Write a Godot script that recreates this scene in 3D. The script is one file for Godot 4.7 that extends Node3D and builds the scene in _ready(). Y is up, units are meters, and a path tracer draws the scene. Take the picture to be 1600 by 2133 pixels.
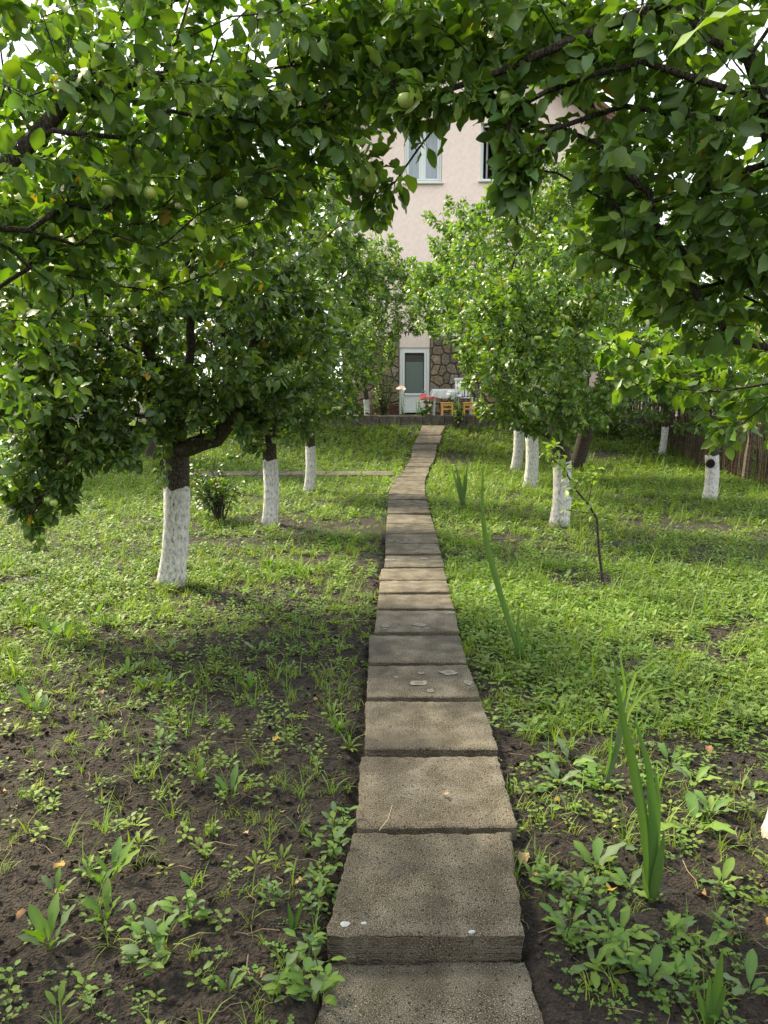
extends Node3D

# ---------------------------------------------------------------- camera model
const FPX := 1611.0            # focal length in photograph pixels (1600 x 2133)
const CAM_Y := 1.5
const PITCH := 9.05            # degrees below the horizon
var cp := cos(deg_to_rad(PITCH))
var sp := sin(deg_to_rad(PITCH))
var rng := RandomNumberGenerator.new()
var nz := FastNoiseLite.new()
var nz2 := FastNoiseLite.new()
var M := {}
var taken := {}

func ray(px: float, py: float) -> Vector3:
	var dx := (px - 800.0) / FPX
	var dy := (1066.5 - py) / FPX
	return Vector3(dx, dy * cp - sp, -cp - dy * sp)

func P(px: float, py: float, D: float) -> Vector3:      # point on the pixel's ray, D metres ahead
	var r := ray(px, py)
	return Vector3(0, CAM_Y, 0) + r * (D / -r.z)

func G(px: float, py: float) -> Vector3:                # where the pixel's ray meets the ground
	var r := ray(px, py)
	var D := 0.6
	while D < 60.0:
		var q := Vector3(0, CAM_Y, 0) + r * (D / -r.z)
		if q.y <= prof(D): return Vector3(q.x, prof(D), q.z)
		D += 0.01
	return P(px, py, 60.0)

func onplane(px: float, py: float, y: float) -> Vector3:
	var r := ray(px, py)
	return Vector3(0, CAM_Y, 0) + r * ((y - CAM_Y) / r.y)

func to_px(p: Vector3) -> Vector3:                       # pixel x, pixel y, depth
	var q := p - Vector3(0, CAM_Y, 0)
	var d := -q.z * cp - q.y * sp
	var u := q.y * cp - q.z * sp
	if d < 0.05: return Vector3(-9999, -9999, d)
	return Vector3(800.0 + q.x / d * FPX, 1066.5 - u / d * FPX, d)

func prof(D: float) -> float:                            # height of the ground along the slope
	var ks := [[-100.0, 0.0], [13.2, 0.0], [14.2, 0.05], [15.1, 0.14], [16.35, 0.33], [17.6, 0.62], [18.4, 0.66], [20.0, 0.75], [30.0, 1.0], [400.0, 1.5]]
	for k in range(1, ks.size()):
		if D <= ks[k][0]:
			var t: float = (D - ks[k - 1][0]) / (ks[k][0] - ks[k - 1][0])
			return lerpf(ks[k - 1][1], ks[k][1], t)
	return 1.5

func path_x(D: float) -> float:
	var ks := [[0.0, 0.10], [1.9, 0.107], [4.5, 0.19], [7.3, 0.265], [9.0, 0.285], [11.8, 0.38], [12.9, 0.47], [14.0, 0.61], [15.1, 0.76], [16.4, 0.90], [17.6, 1.13], [400.0, 1.13]]
	for k in range(1, ks.size()):
		if D <= ks[k][0]:
			return lerpf(ks[k - 1][1], ks[k][1], (D - ks[k - 1][0]) / (ks[k][0] - ks[k - 1][0]))
	return 1.1

func bare(x: float, D: float) -> float:                  # 0 overgrown .. 1 bare soil, read off the photograph
	var px := path_x(D)
	var b := 0.0
	if x < px:
		b = clampf((6.2 - D) / 2.0, 0.0, 1.0) * 0.74
		b *= 1.0 - 0.6 * clampf((-1.55 - x) / 0.6, 0.0, 1.0) * clampf((D - 3.0) / 0.8, 0.0, 1.0)
		b = maxf(b, 0.9 * exp(-pow((x + 0.95) / 0.85, 2.0) - pow((D - 5.35) / 0.6, 2.0)))
		b = maxf(b, 0.9 * exp(-pow((x + 0.75) / 0.55, 2.0) - pow((D - 8.3) / 0.5, 2.0)))
		b = maxf(b, 0.85 * exp(-pow((px - x - 0.26) / 0.35, 2.0)) * clampf((9.5 - D) / 3.0, 0.0, 1.0))
	else:
		b = clampf((3.7 - D) / 0.9, 0.0, 1.0) * 0.74
		b = maxf(b, 0.8 * exp(-pow((x - px - 0.33) / 0.16, 2.0)) * clampf((5.2 - D) / 2.0, 0.0, 1.0))
		b = maxf(b, 0.75 * exp(-pow((x - 3.5) / 0.9, 2.0) - pow((D - 8.3) / 0.45, 2.0)))
		b = maxf(b, 0.85 * exp(-pow((x - px - 0.6) / 0.45, 2.0) - pow((D - 15.0) / 0.8, 2.0)))
		b = maxf(b, 0.85 * exp(-pow((x - 4.3) / 0.9, 2.0) - pow((D - 15.4) / 0.5, 2.0)))
	if D < 11.0:
		var pn := nz.get_noise_2d(x * 95.0 + 900.0, D * 95.0)
		b = maxf(b, clampf(pn * 4.5 - (0.55 if x < px else 1.0), 0.0, 1.0) * 0.9)
	return clampf(b, 0.0, 1.0)

func gh(x: float, z: float) -> float:
	var D := -z
	var h := prof(D)
	var off := absf(x - path_x(D))
	var b := bare(x, D)
	h += 0.022 * nz.get_noise_2d(x * 60.0, z * 60.0)
	if D < 9.0:
		var f := nz2.get_noise_2d(x * 700.0, z * 700.0)
		h += (0.004 + 0.010 * b) * f + 0.006 * b * nz2.get_noise_2d(x * 1600.0, z * 1600.0 + 13.0)
		var f2 := nz2.get_noise_2d(x * 260.0 + 91.0, z * 260.0)
		h += (0.012 + 0.03 * b) * maxf(f2, 0.0)
	if D < 17.6:
		h -= 0.045 * clampf((0.30 - off) / 0.06, 0.0, 1.0) * (1.6 if D < 1.9 else 1.0)
	return h

# ---------------------------------------------------------------- mesh builder
class MB:
	var v := PackedVector3Array()
	var n := PackedVector3Array()
	var c := PackedColorArray()
	var i := PackedInt32Array()
	func vert(p: Vector3, nn: Vector3, cc: Color = Color.WHITE) -> int:
		v.append(p); n.append(nn); c.append(cc)
		return v.size() - 1
	func tri(a: int, b: int, d: int) -> void:            # turned so that the front follows the normals
		var g := (v[d] - v[a]).cross(v[b] - v[a])
		if g.dot(n[a] + n[b] + n[d]) < 0.0:
			i.append(a); i.append(d); i.append(b)
		else:
			i.append(a); i.append(b); i.append(d)
	func quad(a: int, b: int, d: int, e: int) -> void:
		tri(a, b, d); tri(a, d, e)
	func flat(a: Vector3, b: Vector3, d: Vector3, e: Vector3, out: Vector3, cc: Color = Color.WHITE) -> void:
		var nn := (d - a).cross(e - b).normalized()
		if nn.dot(out) < 0.0: nn = -nn
		var k := vert(a, nn, cc)
		vert(b, nn, cc); vert(d, nn, cc); vert(e, nn, cc)
		quad(k, k + 1, k + 2, k + 3)
	func flat3(a: Vector3, b: Vector3, d: Vector3, out: Vector3, cc: Color = Color.WHITE) -> void:
		var nn := (d - a).cross(b - a).normalized()
		if nn.dot(out) < 0.0: nn = -nn
		var k := vert(a, nn, cc)
		vert(b, nn, cc); vert(d, nn, cc)
		tri(k, k + 1, k + 2)
	func box(lo: Vector3, hi: Vector3, bev: float = 0.0, cc: Color = Color.WHITE) -> void:
		obox(Transform3D(Basis(), (lo + hi) * 0.5), (hi - lo) * 0.5, bev, cc)
	func obox(t: Transform3D, h: Vector3, bev: float = 0.0, cc: Color = Color.WHITE) -> void:
		# a box with chamfered edges
		bev = minf(bev, minf(h.x, minf(h.y, h.z)) * 0.6)
		for ax in 3:
			for s in [-1.0, 1.0]:
				var u := (ax + 1) % 3
				var w := (ax + 2) % 3
				var pts: Array[Vector3] = []
				for q in [[-1, -1], [1, -1], [1, 1], [-1, 1]]:
					var p := Vector3()
					p[ax] = s * h[ax]; p[u] = q[0] * (h[u] - bev); p[w] = q[1] * (h[w] - bev)
					pts.append(t * p)
				var o := Vector3(); o[ax] = s
				flat(pts[0], pts[1], pts[2], pts[3], t.basis * o, cc)
		if bev <= 0.0: return
		for ax in 3:
			var u := (ax + 1) % 3
			var w := (ax + 2) % 3
			for su in [-1.0, 1.0]:
				for sw in [-1.0, 1.0]:
					var pts: Array[Vector3] = []
					for q in [[-1, 0], [1, 0], [1, 1], [-1, 1]]:
						var p := Vector3()
						p[ax] = q[0] * (h[ax] - bev)
						p[u] = su * (h[u] - (bev if q[1] == 1 else 0.0))
						p[w] = sw * (h[w] - (bev if q[1] == 0 else 0.0))
						pts.append(t * p)
					var o := Vector3(); o[u] = su; o[w] = sw
					flat(pts[0], pts[1], pts[2], pts[3], t.basis * o, cc)
		for sx in [-1.0, 1.0]:
			for sy in [-1.0, 1.0]:
				for sz in [-1.0, 1.0]:
					var o := Vector3(sx, sy, sz)
					flat3(t * (o * Vector3(h.x, h.y - bev, h.z - bev)), t * (o * Vector3(h.x - bev, h.y, h.z - bev)), t * (o * Vector3(h.x - bev, h.y - bev, h.z)), t.basis * o, cc)
	func tube(pts: Array, rad: Array, sides: int, cc: Color = Color.WHITE, cap: bool = true) -> void:
		var k := pts.size()
		if k < 2: return
		var up := Vector3(0.3, 0.2, 0.93)
		var first := v.size()
		var d := Vector3()
		for j in k:
			var a: Vector3 = pts[maxi(j - 1, 0)]
			var b: Vector3 = pts[mini(j + 1, k - 1)]
			d = (b - a).normalized()
			var x := up.cross(d)
			if x.length() < 0.05: x = Vector3(0.9, 0.1, 0.2).cross(d)
			x = x.normalized()
			var y := d.cross(x)
			up = y.cross(-x) if false else up
			for s in sides:
				var an := TAU * s / sides
				var nn := x * cos(an) + y * sin(an)
				vert(pts[j] + nn * rad[j], nn, cc)
		for j in k - 1:
			for s in sides:
				var a := first + j * sides + s
				var b := first + j * sides + (s + 1) % sides
				quad(a, b, b + sides, a + sides)
		if cap and rad[k - 1] > 0.004:
			var m := vert(pts[k - 1], d, cc)
			for s in sides:
				var a := vert(v[first + (k - 1) * sides + s], d, cc)
				var b := vert(v[first + (k - 1) * sides + (s + 1) % sides], d, cc)
				tri(m, a, b)
	func add(o: MB, t: Transform3D, tint: Color = Color.WHITE) -> void:
		var k := v.size()
		var nb := t.basis.inverse().transposed()
		for j in o.v.size():
			v.append(t * o.v[j]); n.append((nb * o.n[j]).normalized()); c.append(o.c[j] * tint)
		for j in o.i: i.append(j + k)
	func mesh(mat: Material) -> ArrayMesh:
		var a := []
		a.resize(Mesh.ARRAY_MAX)
		a[Mesh.ARRAY_VERTEX] = v; a[Mesh.ARRAY_NORMAL] = n; a[Mesh.ARRAY_COLOR] = c; a[Mesh.ARRAY_INDEX] = i
		var m := ArrayMesh.new()
		m.add_surface_from_arrays(Mesh.PRIMITIVE_TRIANGLES, a)
		m.surface_set_material(0, mat)
		return m

# ---------------------------------------------------------------- nodes
func numbered(called: String) -> String:
	if not taken.has(called):
		taken[called] = 0
		return called
	taken[called] += 1
	return "%s_%03d" % [called, taken[called]]

func tag(o: Node3D, label: String, category: String, group := "", kind := "") -> Node3D:
	if label: o.set_meta("label", label)
	if category: o.set_meta("category", category)
	if group: o.set_meta("group", group)
	if kind: o.set_meta("kind", kind)
	return o

func thing(called: String, at: Vector3, label: String, category: String, group := "", kind := "") -> Node3D:
	var o := Node3D.new()
	o.name = numbered(called)
	add_child(o)
	o.position = at
	return tag(o, label, category, group, kind)

func put(mesh: Mesh, called: String, parent: Node, t := Transform3D()) -> MeshInstance3D:
	var o := MeshInstance3D.new()
	o.name = numbered(called) if parent == self else called
	o.mesh = mesh
	o.transform = t
	parent.add_child(o, true)
	return o

func scatter(mesh: Mesh, called: String, parent: Node, xf: Array, cols: Array) -> MultiMeshInstance3D:
	var mm := MultiMesh.new()
	mm.transform_format = MultiMesh.TRANSFORM_3D
	mm.use_colors = true
	mm.mesh = mesh
	mm.instance_count = xf.size()
	var buf := PackedFloat32Array()
	buf.resize(xf.size() * 16)
	var k := 0
	for j in xf.size():
		var t: Transform3D = xf[j]
		var b := t.basis
		var c: Color = cols[j]
		buf[k] = b.x.x; buf[k + 1] = b.y.x; buf[k + 2] = b.z.x; buf[k + 3] = t.origin.x
		buf[k + 4] = b.x.y; buf[k + 5] = b.y.y; buf[k + 6] = b.z.y; buf[k + 7] = t.origin.y
		buf[k + 8] = b.x.z; buf[k + 9] = b.y.z; buf[k + 10] = b.z.z; buf[k + 11] = t.origin.z
		buf[k + 12] = c.r; buf[k + 13] = c.g; buf[k + 14] = c.b; buf[k + 15] = 1.0
		k += 16
	mm.buffer = buf
	var o := MultiMeshInstance3D.new()
	o.name = numbered(called) if parent == self else called
	o.multimesh = mm
	parent.add_child(o, true)
	o.set_meta("kind", "stuff")
	return o

func rf(a: float, b: float) -> float:
	return rng.randf_range(a, b)

func rdir() -> Vector3:
	var z := rf(-1, 1)
	var a := rf(0, TAU)
	var s := sqrt(1 - z * z)
	return Vector3(s * cos(a), z, s * sin(a))

# ---------------------------------------------------------------- textures and materials
func lin(r: float, g: float, b: float) -> Color:
	return Color(r, g, b).linear_to_srgb()

func noise_bytes(n: int, freq: float, type: int, oct: int, seed: int, inv := false) -> PackedByteArray:
	var f := FastNoiseLite.new()
	f.seed = seed
	f.noise_type = type
	f.frequency = freq
	f.fractal_type = FastNoiseLite.FRACTAL_FBM if oct > 1 else FastNoiseLite.FRACTAL_NONE
	f.fractal_octaves = oct
	return f.get_seamless_image(n, n, inv, false, 0.15, true).get_data()

func tex(img: Image) -> ImageTexture:
	img.generate_mipmaps()
	return ImageTexture.create_from_image(img)

func gray(n: int, d: PackedByteArray) -> ImageTexture:
	return tex(Image.create_from_data(n, n, false, Image.FORMAT_L8, d))

func plain(col: Color, rough: float, metal := 0.0) -> StandardMaterial3D:
	var m := StandardMaterial3D.new()
	m.albedo_color = col
	m.roughness = rough
	m.metallic = metal
	return m

func grained(col: Color, rough: float, t: Texture2D, h: Texture2D, scale: Vector3, relief: float, world := true) -> StandardMaterial3D:
	var m := plain(col, rough)
	m.albedo_texture = t
	m.uv1_triplanar = true
	m.uv1_world_triplanar = world
	m.uv1_scale = scale
	if h:
		m.heightmap_enabled = true
		m.heightmap_texture = h
		m.heightmap_scale = relief
	m.vertex_color_use_as_albedo = true
	return m

func leafy(rough: float, back: Color) -> StandardMaterial3D:
	var m := plain(Color.WHITE, rough)
	m.vertex_color_use_as_albedo = true
	m.backlight_enabled = true
	m.backlight = back
	m.cull_mode = BaseMaterial3D.CULL_DISABLED
	return m

func make_materials() -> void:
	var N := 512
	# concrete: grey brown, pale and dark grains, pits
	var C := 1024
	var a := noise_bytes(C, 0.006, FastNoiseLite.TYPE_SIMPLEX, 5, 3)
	var b := noise_bytes(C, 0.22, FastNoiseLite.TYPE_SIMPLEX, 2, 5)
	var c := noise_bytes(C, 0.10, FastNoiseLite.TYPE_CELLULAR, 1, 7)
	var d := noise_bytes(C, 0.05, FastNoiseLite.TYPE_CELLULAR, 1, 8)
	var rgb := PackedByteArray()
	var hh := PackedByteArray()
	rgb.resize(C * C * 3)
	hh.resize(C * C)
	for k in C * C:
		var la := a[k] / 255.0 - 0.5
		var lb := b[k] / 255.0 - 0.5
		var v := 0.58 + 0.30 * la + 0.75 * lb
		var h := 0.55 + 0.45 * lb + 0.3 * la
		if c[k] < 50 and b[k] > 140: v += 0.34; h += 0.15
		if d[k] < 34 and b[k] < 128: v -= 0.34; h -= 0.5
		v = clampf(v, 0.15, 1.0)
		rgb[k * 3] = int(255 * v)
		rgb[k * 3 + 1] = int(255 * v * (0.955 + 0.03 * la))
		rgb[k * 3 + 2] = int(255 * v * (0.875 + 0.1 * la))
		hh[k] = int(255 * clampf(h, 0, 1))
	var concrete := tex(Image.create_from_data(C, C, false, Image.FORMAT_RGB8, rgb))
	var concrete_h := gray(C, hh)
	M.concrete = grained(lin(0.42, 0.39, 0.34), 0.92, concrete, concrete_h, Vector3.ONE * 0.8, 1.3)
	M.block = grained(lin(0.25, 0.23, 0.21), 0.95, concrete, concrete_h, Vector3.ONE * 1.0, 0.4)
	rgb.resize(N * N * 3)
	hh.resize(N * N)
	# soil: dark crumbs
	a = noise_bytes(N, 0.02, FastNoiseLite.TYPE_SIMPLEX, 5, 13)
	b = noise_bytes(N, 0.11, FastNoiseLite.TYPE_CELLULAR, 3, 15)
	c = noise_bytes(N, 0.13, FastNoiseLite.TYPE_CELLULAR, 1, 17)
	for k in N * N:
		var v := 0.52 + 0.5 * (a[k] / 255.0 - 0.5) - 0.55 * (b[k] / 255.0 - 0.5)
		var h := 0.45 * (a[k] / 255.0) + 0.55 * (1.0 - b[k] / 255.0)
		var red := 1.0
		if c[k] < 10: v += 0.22; red = 0.95
		v = clampf(v, 0.08, 1.0)
		rgb[k * 3] = int(255 * v)
		rgb[k * 3 + 1] = int(255 * v * 0.90 * (1.0 / red * 0.98))
		rgb[k * 3 + 2] = int(255 * v * 0.79)
		hh[k] = int(255 * clampf(h, 0, 1))
	var soil := tex(Image.create_from_data(N, N, false, Image.FORMAT_RGB8, rgb))
	var soil_h := gray(N, hh)
	M.soil = grained(lin(0.082, 0.075, 0.066), 1.0, soil, soil_h, Vector3.ONE * 1.7, 2.6)
	M.clod = grained(lin(0.082, 0.075, 0.066), 1.0, soil, soil_h, Vector3.ONE * 3.0, 1.0)
	# lime wash on bark: white with cracks and flakes down to the bark
	a = noise_bytes(N, 0.014, FastNoiseLite.TYPE_SIMPLEX, 5, 23)
	b = noise_bytes(N, 0.03, FastNoiseLite.TYPE_SIMPLEX, 4, 25)
	c = noise_bytes(N, 0.02, FastNoiseLite.TYPE_SIMPLEX, 3, 27)
	for k in N * N:
		var crack := absf(b[k] / 255.0 - 0.5)
		var v := 0.88 + 0.34 * (a[k] / 255.0 - 0.5) + 0.2 * (c[k] / 255.0 - 0.5)
		var h := 0.6 + 0.2 * (a[k] / 255.0)
		var warm := 0.97
		if (crack < 0.012 and c[k] > 122) or a[k] < 44:
			v = 0.30; h = 0.15; warm = 0.86
		elif crack < 0.020 and c[k] > 118 or a[k] < 50:
			v = 0.62; h = 0.35; warm = 0.93
		rgb[k * 3] = int(255 * clampf(v, 0, 1))
		rgb[k * 3 + 1] = int(255 * clampf(v * (0.985 if warm > 0.9 else 0.93), 0, 1))
		rgb[k * 3 + 2] = int(255 * clampf(v * warm, 0, 1))
		hh[k] = int(255 * clampf(h, 0, 1))
	M.limewash = grained(lin(0.70, 0.70, 0.68), 0.95, tex(Image.create_from_data(N, N, false, Image.FORMAT_RGB8, rgb)), gray(N, hh), Vector3(4.6, 1.6, 4.6), 1.2)
	# bark: long ridges
	for k in N * N:
		var v := 0.5 + 0.9 * (b[k] / 255.0 - 0.5) + 0.4 * (a[k] / 255.0 - 0.5)
		v = clampf(v, 0.1, 1.0)
		rgb[k * 3] = int(255 * v); rgb[k * 3 + 1] = int(255 * v * 0.93); rgb[k * 3 + 2] = int(255 * v * 0.84)
		hh[k] = int(255 * clampf(v, 0, 1))
	var bark := tex(Image.create_from_data(N, N, false, Image.FORMAT_RGB8, rgb))
	M.bark = grained(lin(0.21, 0.19, 0.165), 0.95, bark, gray(N, hh), Vector3(7, 2.4, 7), 1.5)
	M.wood = grained(lin(0.55, 0.5, 0.45), 0.9, bark, gray(N, hh), Vector3(9, 1.2, 9), 0.5)
	# stucco and stone
	var st_a := noise_bytes(N, 0.008, FastNoiseLite.TYPE_SIMPLEX, 6, 33)
	for k in N * N: hh[k] = 240 + st_a[k] / 18
	M.stucco = grained(lin(0.88, 0.715, 0.63), 0.95, gray(N, hh), gray(N, noise_bytes(N, 0.1, FastNoiseLite.TYPE_SIMPLEX, 3, 31)), Vector3.ONE * 1.5, 0.3)
	M.stone = grained(lin(1, 0.95, 0.88), 0.9, concrete, concrete_h, Vector3.ONE * 1.7, 0.6)
	M.mortar = plain(lin(0.075, 0.07, 0.065), 0.95)
	M.apple_leaf = leafy(0.40, Color(0.90, 0.95, 0.38))
	M.weed = leafy(0.58, Color(0.92, 0.95, 0.34))
	M.apple = plain(Color.WHITE, 0.35)
	M.apple.vertex_color_use_as_albedo = true
	M.dry = leafy(0.8, Color(0.4, 0.36, 0.25))
	M.petal = leafy(0.7, Color(0.6, 0.6, 0.6))
	M.white_plastic = plain(lin(0.8, 0.8, 0.79), 0.35)
	M.window_frame = plain(lin(0.62, 0.66, 0.63), 0.4)
	M.dark_frame = plain(lin(0.06, 0.055, 0.055), 0.5)
	M.brown = plain(lin(0.13, 0.045, 0.03), 0.6)
	M.roof_metal = plain(lin(0.16, 0.14, 0.14), 0.5)
	M.plinth = grained(lin(0.25, 0.10, 0.08), 0.9, concrete, concrete_h, Vector3.ONE, 0.4)
	M.curtain = leafy(0.9, Color(0.7, 0.72, 0.76))
	M.room = plain(lin(0.25, 0.24, 0.23), 0.95)
	M.cloth = leafy(0.85, Color(0.4, 0.4, 0.4))
	M.stool = plain(lin(0.72, 0.36, 0.09), 0.5)
	M.rust = grained(lin(0.42, 0.14, 0.085), 0.9, concrete, concrete_h, Vector3.ONE * 3.0, 0.3)
	M.galv = plain(lin(0.35, 0.34, 0.33), 0.5, 0.6)
	M.hose = plain(lin(0.03, 0.06, 0.2), 0.45)
	M.pot = plain(lin(0.33, 0.12, 0.06), 0.85)
	M.greenwire = plain(lin(0.08, 0.3, 0.12), 0.5)
	M.lichen = plain(lin(0.19, 0.185, 0.16), 0.95)
	M.chip = plain(lin(0.34, 0.355, 0.36), 0.8)
	var g := StandardMaterial3D.new()
	g.albedo_color = Color(0.75, 0.82, 0.82, 0.14)
	g.transparency = BaseMaterial3D.TRANSPARENCY_ALPHA
	g.roughness = 0.03
	M.glass = g
	M.frosted = plain(lin(0.16, 0.19, 0.18), 0.15)

# ---------------------------------------------------------------- leaves and fruit
func leaf_shape(length: float, width: float, fold: float, droop: float, stalk: float, wave: float, col: Color, widest := 0.42) -> MB:
	# a leaf that starts at the origin and runs along +y; its upper face looks to +z
	var m := MB.new()
	var rows := [0.0, 0.14, 0.34, 0.56, 0.78, 0.92, 1.0]
	var y0 := stalk * length
	var ids := []
	for r in rows.size():
		var t: float = rows[r]
		var w := 0.0
		if t < widest: w = sin(t / widest * PI * 0.5)
		else: w = cos((t - widest) / (1.0 - widest) * PI * 0.5)
		w = pow(maxf(w, 0.0), 0.8) * width * 0.5
		var z := -droop * length * t * t
		var y := y0 + length * t * (1.0 - 0.25 * droop * t)
		var sl := Vector3(0, 1, -2.0 * droop * t).normalized()
		var up := Vector3(1, 0, 0).cross(sl).normalized()
		var lift := w * fold
		var wv := wave * length * sin(t * 14.0)
		var nl := (up + Vector3(fold, 0, 0)).normalized()
		var nr := (up - Vector3(fold, 0, 0)).normalized()
		var mid := Color(col.r * 1.25, col.g * 1.18, col.b * 1.2)
		ids.append([m.vert(Vector3(-w, y, z + lift + wv), nl, col), m.vert(Vector3(0, y, z), up, mid), m.vert(Vector3(w, y, z + lift - wv), nr, col)])
	for r in rows.size() - 1:
		var p: Array = ids[r]
		var q: Array = ids[r + 1]
		if r == 0:
			m.tri(p[1], q[0], q[1]); m.tri(p[1], q[1], q[2])
		elif r == rows.size() - 2:
			m.tri(p[0], q[1], p[1]); m.tri(p[1], q[1], p[2])
		else:
			m.quad(p[0], q[0], q[1], p[1]); m.quad(p[1], q[1], q[2], p[2])
	if stalk > 0.02:
		var g := Color(col.r * 1.3, col.g * 1.1, col.b * 1.1)
		m.tube([Vector3(0, 0, 0), Vector3(0, y0 * 1.05, 0)], [length * 0.014, length * 0.010], 3, g, false)
	return m

func apple_shape() -> MB:
	var m := MB.new()
	var ring := 10
	var rows := 9
	for r in rows:
		var t := float(r) / (rows - 1)
		var a := t * PI
		var rad := sin(a) * (1.0 + 0.08 * cos(a))
		var y := cos(a) * 0.92
		if t < 0.2: y -= (0.2 - t) * 1.3
		if t > 0.85: y += (t - 0.85) * 1.2
		for s in ring:
			var an := TAU * s / ring
			var p := Vector3(rad * cos(an), y, rad * sin(an))
			var blush := 0.5 + 0.5 * sin(an + 1.0)
			m.vert(p, Vector3(sin(a) * cos(an), cos(a), sin(a) * sin(an)).normalized(), Color(0.27 + 0.08 * blush, 0.40, 0.09))
	for r in rows - 1:
		for s in ring:
			m.quad(r * ring + s, r * ring + (s + 1) % ring, (r + 1) * ring + (s + 1) % ring, (r + 1) * ring + s)
	m.tube([Vector3(0, 0.62, 0), Vector3(0.06, 1.1, 0.03), Vector3(0.16, 1.5, 0.05)], [0.06, 0.05, 0.06], 4, Color(0.09, 0.08, 0.03), false)
	return m

var leaf_meshes := []      # single leaves in a few shapes and tones, for the ones built singly
var leaf_unit: ArrayMesh   # the leaf that is scattered
var apple_mesh: ArrayMesh
const LEAF_TONES := [Color(0.098, 0.172, 0.036), Color(0.125, 0.205, 0.040), Color(0.075, 0.140, 0.038), Color(0.165, 0.245, 0.045), Color(0.110, 0.182, 0.062)]

func leaf_color(bright: float) -> Color:
	var c: Color = LEAF_TONES[rng.randi() % LEAF_TONES.size()]
	var k := bright * rf(0.8, 1.2)
	if rng.randf() < 0.006: return Color(0.42, 0.28, 0.03)
	return Color(c.r * k * rf(0.9, 1.12), c.g * k, c.b * k)

# ---------------------------------------------------------------- trees
# A tree: trunk with lime wash, limbs grown towards points in the crown (each point joins the nearest, not too roundabout branch), leaves on the thin twigs, apples.
func ball(pts: Array, c: Vector3, r: Vector3, n: int) -> void:
	for k in n:
		var d := rdir() * pow(rng.randf(), 0.40)
		pts.append(c + Vector3(d.x * r.x, d.y * r.y, d.z * r.z))

func trunk_tube(base: Vector3, top: Vector3, r0: float, r1: float, extra: float, rows: int, sides: int, y_lo: float, y_hi: float, ragged: float, dirt: bool) -> MB:
	# part of a trunk between the heights y_lo and y_hi (0..1 of its length), extra metres proud, uneven as bark is
	var m := MB.new()
	var ax := top - base
	var sd := base.x * 13.0
	for r in rows + 1:
		for s in sides:
			var an := TAU * s / sides
			var t := lerpf(y_lo, y_hi, float(r) / rows)
			if r == rows and ragged > 0.0: t += ragged * nz2.get_noise_2d(cos(an) * 60.0 + sd, sin(an) * 60.0)
			var bend := sin(t * PI) * 0.03
			var ctr := base + ax * t + Vector3(bend, 0, bend * 0.5)
			var rad := lerpf(r0, r1, t) * (1.0 + 0.5 * exp(-t * 11.0) + 0.10 * exp(-(1.0 - t) * 6.0))
			rad *= 1.0 + 0.09 * nz2.get_noise_3d(cos(an) * 60.0 + sd, t * 190.0, sin(an) * 60.0) + 0.10 * nz.get_noise_3d(cos(an) * 40.0 + sd, t * 60.0, sin(an) * 40.0)
			var col := Color.WHITE
			if dirt:
				var g := nz2.get_noise_3d(cos(an) * 120.0 + sd, t * 300.0, sin(an) * 120.0)
				if t * ax.length() < 0.055 + 0.05 * g: col = Color(0.30, 0.24, 0.18)
				elif t * ax.length() < 0.12 + 0.12 * g: col = Color(0.68, 0.62, 0.52)
			m.vert(ctr + Vector3(cos(an), 0, sin(an)) * (rad + extra), Vector3(cos(an), 0.05, sin(an)).normalized(), col)
	for r in rows:
		for s in sides:
			m.quad(r * sides + s, r * sides + (s + 1) % sides, (r + 1) * sides + (s + 1) % sides, (r + 1) * sides + s)
	return m

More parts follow.
